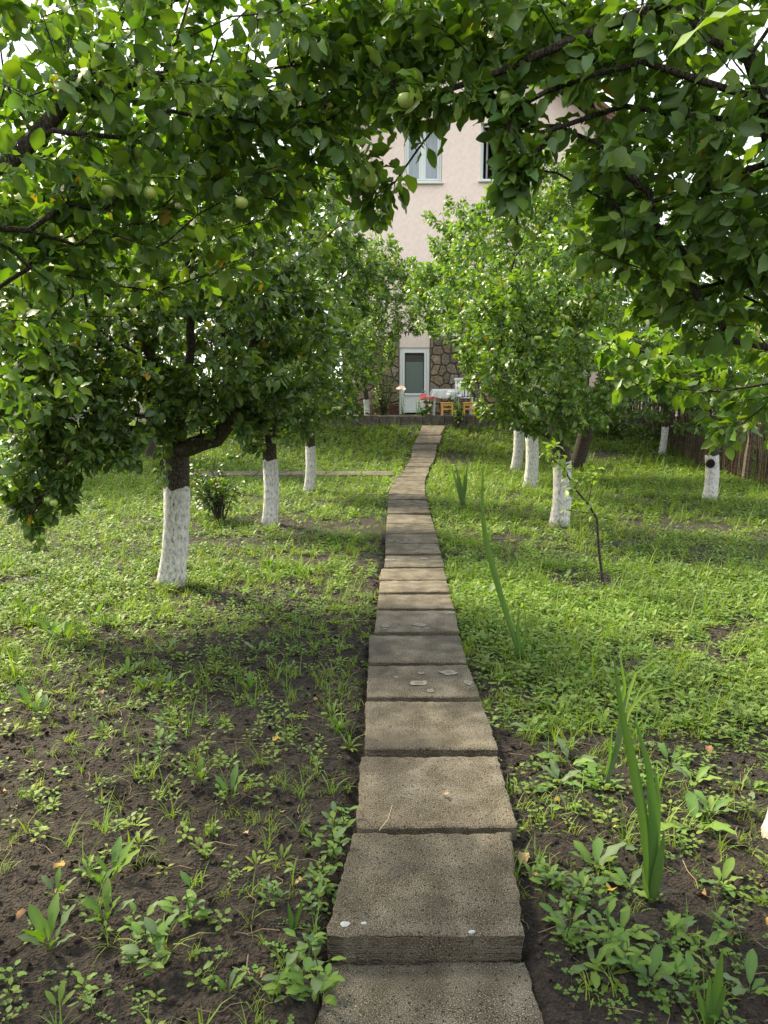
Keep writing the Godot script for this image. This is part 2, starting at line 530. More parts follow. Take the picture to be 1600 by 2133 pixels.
func tree(o: Dictionary) -> Node3D:
	rng.seed = o.seed
	var base: Vector3 = o.base
	var crotch: Vector3 = o.crotch
	var r_trunk: float = o.r
	var root := thing("apple_tree", base, o.label, "tree", "apple trees of the orchard")
	var shift := Transform3D(Basis(), -base)
	# skeleton
	var pos := PackedVector3Array([crotch])
	var par := PackedInt32Array([-1])
	var plen := PackedFloat32Array([0.0])
	var minr := PackedFloat32Array([r_trunk * 0.5])
	for g in o.get("guides", []):
		var gp: Array = g.p
		var last := 0
		if g.get("join", false):
			var bd := 1e9
			for k in pos.size():
				var dd := pos[k].distance_squared_to(gp[0])
				if dd < bd: bd = dd; last = k
		var total := gp.size()
		for k in total:
			var a := pos[last]
			var b: Vector3 = gp[k]
			var cnt := maxi(1, int(a.distance_to(b) / 0.12))
			for q in cnt:
				var t := float(q + 1) / cnt
				pos.append(a.lerp(b, t) + (rdir() * 0.012 if q < cnt - 1 else Vector3()))
				par.append(last)
				plen.append(plen[last] + a.distance_to(b) / cnt)
				minr.append(lerpf(g.r0, g.r1, (k + t) / total))
				last = pos.size() - 1
	var pts: Array = o.pts
	var fruit: Array = o.get("fruit", [])
	var wish := []
	for p in pts: wish.append([crotch.distance_squared_to(p), p])
	for p in fruit: wish.append([crotch.distance_squared_to(p), p + Vector3(0, 0.045, 0)])
	wish.sort_custom(func(a, b): return a[0] < b[0])
	var bf: float = o.get("bf", 0.35)
	for w in wish:
		var p: Vector3 = w[1]
		if p.y < prof(-p.z) + 0.35: continue
		var best := 0
		var bc := 1e9
		for k in pos.size():
			var cst := pos[k].distance_to(p) + bf * plen[k]
			if cst < bc: bc = cst; best = k
		var a := pos[best]
		var dist := a.distance_to(p)
		if dist < 0.03: continue
		var cnt := maxi(1, int(dist / 0.13))
		var prev := best
		var side := rdir() * dist * 0.10 + Vector3(0, 0.06 * dist, 0)
		for q in cnt:
			var t := float(q + 1) / cnt
			pos.append(a.lerp(p, t) + side * sin(t * PI) + (rdir() * 0.01 if q < cnt - 1 else Vector3()))
			par.append(prev)
			plen.append(plen[prev] + dist / cnt)
			minr.append(0.0)
			prev = pos.size() - 1
	var n := pos.size()
	var r := PackedFloat32Array()
	r.resize(n)
	var tip: float = o.get("tip", 0.0026)
	var acc := PackedFloat32Array()
	acc.resize(n)
	var main_child := PackedInt32Array()
	main_child.resize(n)
	main_child.fill(-1)
	for k in range(n - 1, -1, -1):
		r[k] = maxf(sqrt(acc[k]) if acc[k] > 0.0 else tip, minr[k])
		r[k] = minf(r[k], r_trunk * 0.8)
		if k > 0:
			acc[par[k]] += r[k] * r[k] * 0.97
			var mc := main_child[par[k]]
			if mc < 0 or r[k] > r[mc]: main_child[par[k]] = k
	# limbs: one mesh for each branch that leaves the trunk
	var limb_of := PackedInt32Array()
	limb_of.resize(n)
	var limbs := {}
	for k in range(1, n):
		if par[k] == 0: limb_of[k] = k
		else: limb_of[k] = limb_of[par[k]]
		if k == main_child[par[k]] and par[k] != 0: continue
		var line := [pos[par[k]]]
		var rad := [minf(r[par[k]], r[k] * 1.3)]
		var j := k
		while j >= 0:
			line.append(pos[j]); rad.append(r[j])
			j = main_child[j]
		if not limbs.has(limb_of[k]): limbs[limb_of[k]] = MB.new()
		var mb: MB = limbs[limb_of[k]]
		mb.tube(line, rad, 9 if rad[1] > 0.03 else (6 if rad[1] > 0.01 else 4))
	var spare := MB.new()
	for k in limbs:
		if limbs[k].v.size() < 260: spare.add(limbs[k], shift)
		else:
			var lm := MB.new()
			lm.add(limbs[k], shift)
			put(lm.mesh(M.bark), "limb", root)
	if spare.v.size() > 0: put(spare.mesh(M.bark), "twigs", root).set_meta("kind", "stuff")
	# trunk and its lime wash
	var wash: float = o.get("wash", 0.7)
	var hgt := (crotch - base).length()
	var tr := trunk_tube(Vector3(0, -0.08, 0), crotch - base, r_trunk, r_trunk * 0.92, 0.0, 14, 18, 0.0, 1.0, 0.0, false)
	var cap := tr.vert(crotch - base + Vector3(0, 0.02, 0), Vector3.UP)
	for s in 18: tr.tri(cap, 14 * 18 + s, 14 * 18 + (s + 1) % 18)
	var trunk := put(tr.mesh(M.bark), "trunk", root)
	if wash > 0.0:
		var wm := trunk_tube(Vector3(0, -0.08, 0), crotch - base, r_trunk, r_trunk * 0.92, 0.004, 22, 28, 0.0, (wash + 0.08) / (hgt + 0.08), 0.03, true)
		put(wm.mesh(M.limewash), "limewash_coat", trunk)
	# leaves
	var per: float = o.get("leaves", 7.0) * 2.0
	var size: float = o.get("leaf", 0.075)
	var bright: float = o.get("bright", 1.0)
	var dens: float = o.get("thin", 0.011)
	var lv := []
	var keep_out: Array = o.get("clear", [])
	for k in range(1, n):
		if r[k] > dens: continue
		var tw := (pos[k] - pos[par[k]]).normalized()
		var m := int(per * rf(0.5, 1.5) * (1.5 if main_child[k] < 0 else 1.0))
		var spin := rf(0, TAU)
		for q in m:
			spin += 2.4 + rf(-0.4, 0.4)
			var at := pos[k].lerp(pos[par[k]], rng.randf())
			var u := tw.cross(Vector3(0.31, 0.9, 0.2)).normalized()
			var w := tw.cross(u)
			var outw := u * cos(spin) + w * sin(spin)
			var d := (outw * 0.9 + tw * rf(0.1, 0.9) + Vector3(0, rf(-0.75, 0.2), 0)).normalized()
			var up := (Vector3(0, 1, 0) * rf(0.3, 1.2) + rdir() * 0.75 + outw * 0.25)
			var x := d.cross(up)
			if x.length() < 0.1: x = d.cross(Vector3(1, 0.3, 0.2))
			x = x.normalized()
			var z := x.cross(d)
			var s := size * rf(0.62, 1.15)
			var sw := s * rf(0.8, 1.15)
			lv.append([at, Basis(x * sw, d * s, z * s * rf(0.2, 2.3)), leaf_color(bright)])
	# the leaves that show largest are parts of their own, the rest is one part
	var singles: int = o.get("singles", 0)
	var order := []
	if singles > 0:
		for k in lv.size():
			var q := to_px(lv[k][0])
			if q.x > 0 and q.x < 1600 and q.y > 0 and q.y < 2133 and q.z > 0.3: order.append([q.z / lv[k][1].y.length(), k])
		order.sort_custom(func(a, b): return a[0] < b[0])
	var single := {}
	for k in mini(singles, order.size()): single[order[k][1]] = true
	var xf := []
	var cols := []
	for k in lv.size():
		var t := Transform3D(lv[k][1], lv[k][0] - base)
		if single.has(k): put(leaf_meshes[rng.randi() % leaf_meshes.size()], "leaf", root, t)
		else:
			xf.append(t); cols.append(lv[k][2])
	for e in o.get("extra_leaves", []): put(leaf_meshes[e[2]], "leaf", root, Transform3D(e[1], e[0] - base))
	scatter(leaf_unit, "foliage", root, xf, cols)
	# apples
	for p in fruit: hang(root, p, base, o.get("apple", 0.024))
	var many: int = o.get("apples", 0)
	var tries := 0
	while many > 0 and tries < 4000:
		tries += 1
		var k := rng.randi_range(1, n - 1)
		if r[k] > 0.006 or main_child[k] >= 0 and rng.randf() < 0.6: continue
		many -= 1
		var q := pos[k] + Vector3(rf(-0.01, 0.01), -0.045, rf(-0.01, 0.01))
		hang(root, q, base, o.get("apple", 0.024))
		if rng.randf() < 0.6 and many > 0:
			many -= 1
			hang(root, q + Vector3(rf(0.03, 0.045), rf(-0.02, 0.01), rf(-0.02, 0.02)), base, o.get("apple", 0.024))
	print(root.name, " nodes ", n, " leaves ", lv.size())
	return root

func hang(root: Node3D, p: Vector3, base: Vector3, size: float) -> void:
	var s := size * rf(0.82, 1.12)
	var b := Basis(Vector3.UP, rf(0, TAU)) * Basis(Vector3.RIGHT, rf(-0.3, 0.3))
	put(apple_mesh, "apple", root, Transform3D(b.scaled(Vector3.ONE * s), p - base))

func cloud_px(pts: Array, px: float, py: float, D: float, rx: float, ry: float, rz: float, n: int) -> void:
	ball(pts, P(px, py, D), Vector3(rx, ry, rz), n)

func drop(pts: Array, rects: Array) -> Array:            # leave open the gaps that the photograph shows between the crowns
	var out := []
	for p in pts:
		var q := to_px(p)
		var ok: bool = p.distance_to(Vector3(0, CAM_Y, 0)) > 1.5
		for r in rects:
			if q.x > r[0] and q.y > r[1] and q.x < r[2] and q.y < r[3]: ok = false
		if ok: out.append(p)
	return out

func px_line(a: Array) -> Array:
	var out := []
	for k in range(0, a.size(), 3): out.append(P(a[k], a[k + 1], a[k + 2]))
	return out

func smooth(m: MB) -> void:
	for k in m.n.size(): m.n[k] = Vector3()
	for k in range(0, m.i.size(), 3):
		var a := m.i[k]
		var b := m.i[k + 1]
		var d := m.i[k + 2]
		var g := (m.v[d] - m.v[a]).cross(m.v[b] - m.v[a])
		m.n[a] += g; m.n[b] += g; m.n[d] += g
	for k in m.n.size(): m.n[k] = m.n[k].normalized()

# ---------------------------------------------------------------- ground
func build_ground() -> void:
	var xs := PackedFloat32Array()
	var x := 0.0
	var st := 0.024
	var half := []
	while x < 220.0:
		half.append(x)
		if x > 2.0: st *= 1.09
		x += st
	for k in range(half.size() - 1, 0, -1): xs.append(-half[k])
	for h in half: xs.append(h)
	var ds := PackedFloat32Array([-60.0, -20.0, -8.0, -3.0, -1.0, 0.0, 0.5, 0.8])
	var D := 1.0
	st = 0.024
	while D < 260.0:
		ds.append(D)
		if D > 4.5: st *= 1.035
		D += st
	var m := MB.new()
	var nx := xs.size()
	for d in ds:
		for xx in xs:
			var b := bare(xx, d)
			var g := nz.get_noise_2d(xx * 25.0 + 300.0, d * 25.0)
			var mo := clampf(nz.get_noise_2d(xx * 45.0 - 70.0, d * 45.0) * 2.2 - 0.25, 0.0, 1.0) * (1.0 - b)
			var c := Color(1, 1, 1) * (1.0 + 0.45 * g)
			var moss := Color(0.95, 1.0, 0.35)
			c = c.lerp(moss, 0.55 * mo if d > 2.4 else 0.25 * mo)
			m.vert(Vector3(xx, gh(xx, -d), -d), Vector3.UP, c)
	for k in ds.size() - 1:
		for j in nx - 1:
			var a := k * nx + j
			m.i.append_array([a, a + nx, a + nx + 1, a, a + nx + 1, a + 1])
	smooth(m)
	if m.n[nx * 20 + 40].y < 0.0:
		for k in range(0, m.i.size(), 3):
			var t := m.i[k + 1]
			m.i[k + 1] = m.i[k + 2]; m.i[k + 2] = t
		smooth(m)
	var o := put(m.mesh(M.soil), "ground", self)
	tag(o, "dark brown garden soil between the weeds", "ground", "", "structure")

# ---------------------------------------------------------------- slabs
func slab_mesh(q: Array, thick: float, nx: int, nzz: int, tint: Color, mat: Material, rough: float) -> ArrayMesh:
	# q: near left, near right, far right, far left corner of the top
	var m := MB.new()
	var us := [0.0, 0.012]
	for k in range(1, nx): us.append(0.012 + 0.976 * k / nx)
	us.append_array([0.988, 1.0])
	var vs := [0.0, 0.012]
	for k in range(1, nzz): vs.append(0.012 + 0.976 * k / nzz)
	vs.append_array([0.988, 1.0])
	var w := us.size()
	var hh := vs.size()
	for vv in vs:
		for uu in us:
			var p: Vector3 = q[0].lerp(q[1], uu).lerp(q[3].lerp(q[2], uu), vv)
			var edge: bool = uu == 0.0 or uu == 1.0 or vv == 0.0 or vv == 1.0
			var e := nz2.get_noise_2d(p.x * 300.0, p.z * 300.0)
			var e2 := nz2.get_noise_2d(p.x * 900.0, p.z * 900.0 + 40.0)
			var out := Vector3((uu - 0.5) * 2.0 if absf(uu - 0.5) > 0.48 else 0.0, 0, (0.5 - vv) * 2.0 if absf(vv - 0.5) > 0.48 else 0.0)
			p += out * (0.004 * e + 0.007 * e2) * rough
			p.y += 0.0016 * rough * e + 0.0028 * rough * e2
			if edge: p.y -= 0.006 + 0.006 * maxf(e2, 0.0)
			var g := 1.0 + 0.55 * nz.get_noise_2d(p.x * 120.0, p.z * 120.0 + 9.0)
			var wet := clampf(2.5 * nz.get_noise_2d(p.x * 200.0 + 60.0, p.z * 200.0) - 0.35, 0.0, 0.35)
			g *= 1.0 - wet
			m.vert(p, Vector3.UP, Color(tint.r * g, tint.g * g, tint.b * g))
	for k in hh - 1:
		for j in w - 1:
			var a := k * w + j
			m.quad(a, a + 1, a + w + 1, a + w)
	smooth(m)
	# side walls
	var ring := []
	for j in w: ring.append(j)
	for k in range(1, hh): ring.append(k * w + w - 1)
	for j in range(w - 2, -1, -1): ring.append((hh - 1) * w + j)
	for k in range(hh - 2, 0, -1): ring.append(k * w)
	var c: Vector3 = (q[0] + q[1] + q[2] + q[3]) * 0.25
	var first := m.v.size()
	for row in 3:
		for k in ring:
			var p := m.v[k]
			var o := (p - c) * Vector3(1, 0, 1)
			o = o.normalized()
			var e := nz2.get_noise_3d(p.x * 400.0, row * 70.0, p.z * 400.0)
			m.vert(p + Vector3(0, -thick * row * 0.5 - 0.0002, 0) + o * (0.006 * e * rough - 0.004 * row), o, tint)
	var rn := ring.size()
	for row in 2:
		for k in rn:
			var a := first + row * rn + k
			var b := first + row * rn + (k + 1) % rn
			m.quad(a, b, b + rn, a + rn)
	return m.mesh(mat)

func disc_mesh(r: float, seed: int) -> ArrayMesh:
	var m := MB.new()
	var k := 14
	var inner := Color(0.62, 0.58, 0.50)
	var mid := m.vert(Vector3(0, 0.0016, 0), Vector3.UP, inner)
	for rr in [0.55, 0.62, 1.0, 1.06]:
		for s in k:
			var an := TAU * s / k
			var q: float = rr * r * (1.0 + 0.75 * nz2.get_noise_2d(cos(an) * 90.0 + seed * 31.0, sin(an) * 90.0) + rf(-0.1, 0.1))
			m.vert(Vector3(q * cos(an), 0.0 if rr > 1.0 else 0.0018, q * sin(an)), Vector3.UP, inner if rr < 0.6 else Color(1, 1, 1))
	for s in k: m.tri(mid, 1 + s, 1 + (s + 1) % k)
	for row in 3:
		for s in k:
			var a := 1 + row * k + s
			var b := 1 + row * k + (s + 1) % k
			m.quad(a, b, b + k, a + k)
	return m.mesh(M.lichen)

func build_path() -> void:
	M.lichen.vertex_color_use_as_albedo = true
	var root := thing("path", Vector3.ZERO, "path of square grey concrete slabs leading up to the house", "path", "", "structure")
	var S := [
		[2330, 610, 1200, 2004, 688, 1092, -0.012], [1946, 678, 1092, 1735, 735, 1064, 0.072], [1724, 742, 1078, 1576, 752, 1037, 0.052], [1561, 760, 1038, 1462, 762, 1004, 0.058],
		[1450, 764, 1001, 1386, 767, 975, 0.052], [1380, 768, 973, 1325, 769, 957, 0.05], [1315, 780, 956, 1272, 785, 948, 0.055], [1267, 786, 947, 1238, 789, 938, 0.05],
		[1233, 789, 938, 1209, 792, 931, 0.05], [1206, 790, 932, 1183, 795, 924, 0.052], [1180, 800, 927, 1156, 803, 919, 0.05], [1152, 803, 919, 1133, 803, 911, 0.048],
		[1129, 803, 915, 1112, 804, 909, 0.053], [1110, 804, 910, 1091, 805, 903, 0.05], [1089, 805, 903, 1072, 807, 897, 0.055], [1068, 807, 896, 1056, 808, 892, 0.05],
		[1054, 807, 893, 1042, 808, 889, 0.05], [1039, 808, 889, 1030.5, 811, 886, 0.05], [1028.5, 810, 886, 1019, 813, 885, 0.05], [1018, 813, 885, 1009, 815, 885, 0.05],
		[1007.5, 815, 885, 1002, 819, 885, 0.05], [1000.5, 819, 886, 994, 824, 887, 0.05], [992.5, 826, 887, 985.5, 834, 892, 0.05]]
	var lich := []
	for k in 5: lich.append(disc_mesh(0.016 + 0.004 * k, k))
	rng.seed = 77
	var tints := [Color(1, 0.98, 0.95), Color(0.92, 0.9, 0.86), Color(1.05, 1.0, 0.95), Color(0.97, 0.94, 0.9)]
	for k in S.size():
		var s: Array = S[k]
		var q := [onplane(s[1], s[0], s[6]), onplane(s[2], s[0], s[6]), onplane(s[5], s[3], s[6]), onplane(s[4], s[3], s[6])]
		for j in 4: q[j].y += rf(-0.006, 0.006)
		var fine := 30 if k < 5 else (14 if k < 10 else 6)
		var o := put(slab_mesh(q, 0.10, fine, fine, tints[k % 4], M.concrete, 1.0), "slab", root)
		var count := 0
		if k in [4, 6, 10, 12, 13]: count = 7
		elif k in [11, 15, 16, 17, 20]: count = 5
		for j in count:
			var u := rf(0.04, 0.96)
			var v := rf(0.06, 0.94)
			if k == 12: v *= 0.5
			var p: Vector3 = q[0].lerp(q[1], u).lerp(q[3].lerp(q[2], u), v) + Vector3(0, 0.0035, 0)
			put(lich[rng.randi() % 5], "lichen", o, Transform3D(Basis(Vector3.UP, rf(0, 6)).scaled(Vector3(rf(0.6, 1.3), 1, rf(0.5, 1.1))), p))
	var F := [[984, 838, 893, 13.5, 973, 845, 894, 14.0], [971.5, 846, 895, 14.03, 963.8, 850, 900, 14.53], [962.7, 851, 902, 14.56, 952.5, 856, 906, 15.1], [951, 856, 907, 15.13, 938, 858, 909, 15.7], [936, 858, 909, 15.73, 926, 861, 910, 16.2], [921.5, 863, 915, 16.3, 907, 871, 921, 16.85], [905, 872, 917, 16.9, 886, 880, 929, 17.55]]
	for s in F:
		var q := [P(s[1], s[0], s[3]), P(s[2], s[0], s[3]), P(s[6], s[4], s[7]), P(s[5], s[4], s[7])]
		put(slab_mesh(q, 0.12, 5, 5, tints[rng.randi() % 4], M.concrete, 1.0), "slab", root)
	# the side path to the left, along the slope
	var side := thing("side_path", Vector3.ZERO, "short side path of concrete slabs crossing the grass", "path", "", "structure")
	var x := 0.16
	for k in 6:
		var w := rf(0.52, 0.6)
		var q := [Vector3(x - w, 0.075, -12.95), Vector3(x, 0.075, -12.95), Vector3(x, 0.085, -13.42), Vector3(x - w, 0.085, -13.42)]
		put(slab_mesh(q, 0.11, 5, 5, tints[k % 4], M.concrete, 1.0), "slab", side)
		x -= w + rf(0.008, 0.02)

# ---------------------------------------------------------------- the house
func box_mesh(lo: Vector3, hi: Vector3, mat: Material, bev := 0.004) -> ArrayMesh:
	var m := MB.new()
	m.box(lo, hi, bev)
	return m.mesh(mat)

func W(px: float, py: float, D := 19.8) -> Vector3:
	return P(px, py, D)

func ring_frame(x0: float, x1: float, y0: float, y1: float, w: float, z0: float, z1: float) -> MB:
	var m := MB.new()
	m.box(Vector3(x0, y0, z0), Vector3(x0 + w, y1, z1), 0.006)
	m.box(Vector3(x1 - w, y0, z0), Vector3(x1, y1, z1), 0.006)
	m.box(Vector3(x0 + w, y1 - w, z0), Vector3(x1 - w, y1, z1), 0.006)
	m.box(Vector3(x0 + w, y0, z0), Vector3(x1 - w, y0 + w, z1), 0.006)
	return m

func curtain_mesh(x0: float, x1: float, y0: float, y1: float, z: float, col: Color) -> ArrayMesh:
	var m := MB.new()
	var n := 48
	for k in n + 1:
		var x := lerpf(x0, x1, float(k) / n)
		var dz := 0.02 * sin(x * 55.0) + 0.01 * sin(x * 23.0)
		var nn := Vector3(-0.02 * 55.0 * cos(x * 55.0), 0, 1).normalized()
		m.vert(Vector3(x, y0, z + dz), nn, col)
		m.vert(Vector3(x, y1, z + dz), nn, col)
	for k in n: m.quad(k * 2, k * 2 + 1, k * 2 + 3, k * 2 + 2)
	return m.mesh(M.curtain)

func build_house() -> void:
	var root := thing("house", Vector3(W(930, 866).x, 0.85, -19.8), "tall pink stucco house with stone-clad ground floor and brown gable roof", "house")
	var b := root.position
	var sh := Transform3D(Basis(), -b)
	var xl := W(712, 400).x
	var xr := W(1235, 400).x
	var ye := W(712, 300).y
	var yer := W(1235, 255).y
	var peak := W(945, 22)
	var zf := -19.8
	var zb := -27.5
	# front wall with openings: cells of a grid, openings left out, reveals built
	var w1a := W(842, 380); var w1b := W(922, 263)
	var w2a := W(1000, 376); var w2b := W(1086, 256)
	var da := W(832, 868); var db := W(895, 724)
	var holes := [[w1a.x, w1b.x, w1a.y, w1b.y], [w2a.x, w2b.x, w2a.y, w2b.y], [da.x, db.x, 0.6, db.y]]
	var gx := [xl, xr]
	var gy := [0.4, minf(ye, yer), peak.y]
	for h in holes:
		gx.append_array([h[0], h[1]]); gy.append_array([h[2], h[3]])
	gx.sort(); gy.sort()
	var m := MB.new()
	for i in gx.size() - 1:
		for j in gy.size() - 1:
			var cx: float = (gx[i] + gx[i + 1]) * 0.5
			var cy: float = (gy[j] + gy[j + 1]) * 0.5
			var open := false
			for h in holes:
				if cx > h[0] and cx < h[1] and cy > h[2] and cy < h[3]: open = true
			if open: continue
			var cell := PackedVector2Array([Vector2(gx[i], gy[j]), Vector2(gx[i + 1], gy[j]), Vector2(gx[i + 1], gy[j + 1]), Vector2(gx[i], gy[j + 1])])
			for e in [[Vector2(xl, ye), -1.0], [Vector2(xr, yer), 1.0]]:
				var dir: Vector2 = (Vector2(peak.x, peak.y) - e[0]).normalized()
				var up := Vector2(-dir.y, dir.x)
				if up.y < 0.0: up = -up
				cell = clip(cell, up, up.dot(e[0]))
			for k in range(1, cell.size() - 1): m.flat3(Vector3(cell[0].x, cell[0].y, zf), Vector3(cell[k].x, cell[k].y, zf), Vector3(cell[k + 1].x, cell[k + 1].y, zf), Vector3.BACK)
	for h in holes:
		var zi := zf - 0.22
		m.flat(Vector3(h[0], h[2], zf), Vector3(h[0], h[3], zf), Vector3(h[0], h[3], zi), Vector3(h[0], h[2], zi), Vector3.RIGHT)
		m.flat(Vector3(h[1], h[2], zf), Vector3(h[1], h[3], zf), Vector3(h[1], h[3], zi), Vector3(h[1], h[2], zi), Vector3.LEFT)
		m.flat(Vector3(h[0], h[3], zf), Vector3(h[1], h[3], zf), Vector3(h[1], h[3], zi), Vector3(h[0], h[3], zi), Vector3.DOWN)
		m.flat(Vector3(h[0], h[2], zf), Vector3(h[1], h[2], zf), Vector3(h[1], h[2], zi), Vector3(h[0], h[2], zi), Vector3.UP)
	var yt := minf(ye, yer)
	m.flat3(Vector3(xl, yt, zb), Vector3(xr, yt, zb), Vector3(xl if ye > yt else xr, maxf(ye, yer), zb), Vector3.FORWARD)
	m.flat3(Vector3(xl, ye, zb), Vector3(xr, yer, zb), Vector3(peak.x, peak.y, zb), Vector3.FORWARD)
	m.flat(Vector3(xl, 0.4, zb), Vector3(xr, 0.4, zb), Vector3(xr, yt, zb), Vector3(xl, yt, zb), Vector3.FORWARD)
	m.flat(Vector3(xl, 0.4, zf), Vector3(xl, 0.4, zb), Vector3(xl, ye, zb), Vector3(xl, ye, zf), Vector3.LEFT)
	m.flat(Vector3(xr, 0.4, zf), Vector3(xr, 0.4, zb), Vector3(xr, yer, zb), Vector3(xr, yer, zf), Vector3.RIGHT)
	put(m.mesh(M.stucco), "wall", root, sh)
	# roof: two sloping plates with a boarded brown underside and verge boards
	var roof := Node3D.new()
	roof.name = "roof"
	root.add_child(roof)
	roof.transform = sh
	for s in [[Vector3(xl, ye, 0), -1.0], [Vector3(xr, yer, 0), 1.0]]:
		var low: Vector3 = s[0]
		var top := Vector3(peak.x, peak.y, 0)
		var d := (low - top).normalized()
		var end := low + d * 0.55
		var nn := Vector3(-d.y, d.x, 0)
		if nn.y < 0: nn = -nn
		var mid := (top + end) * 0.5 + nn * 0.10 + Vector3(0, 0, (zf + 0.55 + zb) * 0.5)
		var bb := Basis(d, nn, d.cross(nn))
		var q := MB.new()
		q.obox(Transform3D(bb, mid + nn * 0.06), Vector3((end - top).length() * 0.5 + 0.05, 0.05, (zf + 0.55 - zb) * 0.5), 0.01)
		put(q.mesh(M.roof_metal), "roof_plate", roof)
		var len := (end - top).length()
		for k in 5:      # soffit boards under the overhang
			var zz := zf + 0.05 + k * 0.105
			var sb := MB.new()
			sb.obox(Transform3D(bb, (top + end) * 0.5 + nn * 0.085 + Vector3(0, 0, zz)), Vector3(len * 0.5, 0.012, 0.05), 0.004)
			put(sb.mesh(M.brown), "soffit_board", roof)
		var vb := MB.new()
		vb.obox(Transform3D(bb, (top + end) * 0.5 + nn * 0.12 + Vector3(0, 0, zf + 0.565)), Vector3(len * 0.5 + 0.03, 0.11, 0.015), 0.005)
		put(vb.mesh(M.brown), "verge_board", roof)
	# windows
	for k in 2:
		var h: Array = holes[k]
		var z := zf - 0.10
		var win := put(ring_frame(h[0] + 0.003, h[1] - 0.003, h[2] + 0.003, h[3] - 0.003, 0.06, z - 0.05, z).mesh(M.window_frame), "window", root, sh)
		var xm := lerpf(h[0], h[1], 0.48 if k == 0 else 0.55)
		var iy0: float = h[2] + 0.065
		var iy1: float = h[3] - 0.065
		var mul := MB.new()
		mul.box(Vector3(xm - 0.035, iy0, z - 0.045), Vector3(xm + 0.035, iy1, z + 0.008), 0.006)
		put(mul.mesh(M.window_frame), "mullion", win)
		put(ring_frame(xm + 0.038, h[1] - 0.066, iy0, iy1, 0.045, z - 0.04, z + 0.006).mesh(M.window_frame), "sash", win)
		put(box_mesh(Vector3(xm + 0.085, iy0 + 0.047, z - 0.022), Vector3(h[1] - 0.113, iy1 - 0.047, z - 0.012), M.glass, 0.0), "pane", win)
		if k == 0:
			put(ring_frame(h[0] + 0.066, xm - 0.038, iy0, iy1, 0.045, z - 0.04, z + 0.006).mesh(M.window_frame), "sash", win)
			put(box_mesh(Vector3(h[0] + 0.113, iy0 + 0.047, z - 0.022), Vector3(xm - 0.085, iy1 - 0.047, z - 0.012), M.glass, 0.0), "pane", win)
		else:            # its left sash stands open inwards
			var tilt := MB.new()
			var src := ring_frame(0.0, xm - h[0] - 0.11, 0.0, iy1 - iy0, 0.05, -0.04, 0.0)
			tilt.add(src, Transform3D(Basis(Vector3.UP, 1.15), Vector3(h[0] + 0.08, iy0, z - 0.06)))
			put(tilt.mesh(M.window_frame), "open_sash", win)
		put(curtain_mesh(h[0] - 0.1 if k == 0 else xm, h[1] + 0.1, h[2] - 0.1, h[3] + 0.1, zf - 0.42, Color(0.50, 0.56, 0.68)), "curtain", root, sh)
		var sill := MB.new()
		sill.box(Vector3(h[0] - 0.04, h[2] - 0.045, zf + 0.002), Vector3(h[1] + 0.04, h[2] - 0.005, zf + 0.09), 0.008)
		put(sill.mesh(M.window_frame), "sill", root, sh)
		var rm := MB.new()
		var lo := Vector3(h[0] - 0.5, h[2] - 0.6, zf - 3.0)
		var hi := Vector3(h[1] + 0.5, h[3] + 0.4, zf - 0.23)
		rm.flat(lo, Vector3(hi.x, lo.y, lo.z), Vector3(hi.x, hi.y, lo.z), Vector3(lo.x, hi.y, lo.z), Vector3.BACK)
		rm.flat(lo, Vector3(lo.x, hi.y, lo.z), Vector3(lo.x, hi.y, hi.z), Vector3(lo.x, lo.y, hi.z), Vector3.RIGHT)
		rm.flat(Vector3(hi.x, lo.y, lo.z), Vector3(hi.x, hi.y, lo.z), hi, Vector3(hi.x, lo.y, hi.z), Vector3.LEFT)
		rm.flat(lo, Vector3(hi.x, lo.y, lo.z), Vector3(hi.x, lo.y, hi.z), Vector3(lo.x, lo.y, hi.z), Vector3.UP)
		rm.flat(Vector3(lo.x, hi.y, lo.z), Vector3(hi.x, hi.y, lo.z), hi, Vector3(lo.x, hi.y, hi.z), Vector3.DOWN)
		put(rm.mesh(M.room), "room", root, sh)
	# door: white frame, glazed leaf over a white panel
	var h: Array = holes[2]
	var z := zf - 0.03
	var door := put(ring_frame(h[0] + 0.003, h[1] - 0.003, 0.62, h[3] - 0.003, 0.07, z - 0.08, z).mesh(M.white_plastic), "door", root, sh)
	var gl := W(844, 819, 19.85)
	var gt := W(887, 737, 19.85)
	put(ring_frame(h[0] + 0.075, h[1] - 0.075, 0.9, h[3] - 0.075, 0.055, z - 0.07, z + 0.012).mesh(M.white_plastic), "door_leaf", door)
	put(box_mesh(Vector3(h[0] + 0.132, 0.96, z - 0.05), Vector3(h[1] - 0.132, gl.y - 0.06, z - 0.02), M.white_plastic, 0.004), "panel", door)
	put(box_mesh(Vector3(h[0] + 0.132, gl.y - 0.058, z - 0.06), Vector3(h[1] - 0.132, gl.y + 0.0, z + 0.01), M.white_plastic, 0.004), "rail", door)
	put(ring_frame(h[0] + 0.133, h[1] - 0.133, gl.y + 0.002, h[3] - 0.133, 0.014, z - 0.05, z + 0.006).mesh(M.dark_frame), "gasket", door)
	put(box_mesh(Vector3(h[0] + 0.146, gl.y + 0.012, z - 0.042), Vector3(h[1] - 0.146, h[3] - 0.35, z - 0.03), M.frosted, 0.0), "pane", door)
	put(box_mesh(Vector3(h[0] + 0.146, h[3] - 0.348, z - 0.045), Vector3(h[1] - 0.146, h[3] - 0.146, z - 0.034), M.dark_frame, 0.0), "roller_blind", door)
	var hd := MB.new()
	hd.tube([Vector3(h[1] - 0.1, gl.y + 0.05, z + 0.012), Vector3(h[1] - 0.1, gl.y + 0.05, z + 0.05), Vector3(h[1] - 0.21, gl.y + 0.05, z + 0.055)], [0.01, 0.01, 0.009], 8)
	put(hd.mesh(M.galv), "handle", door)
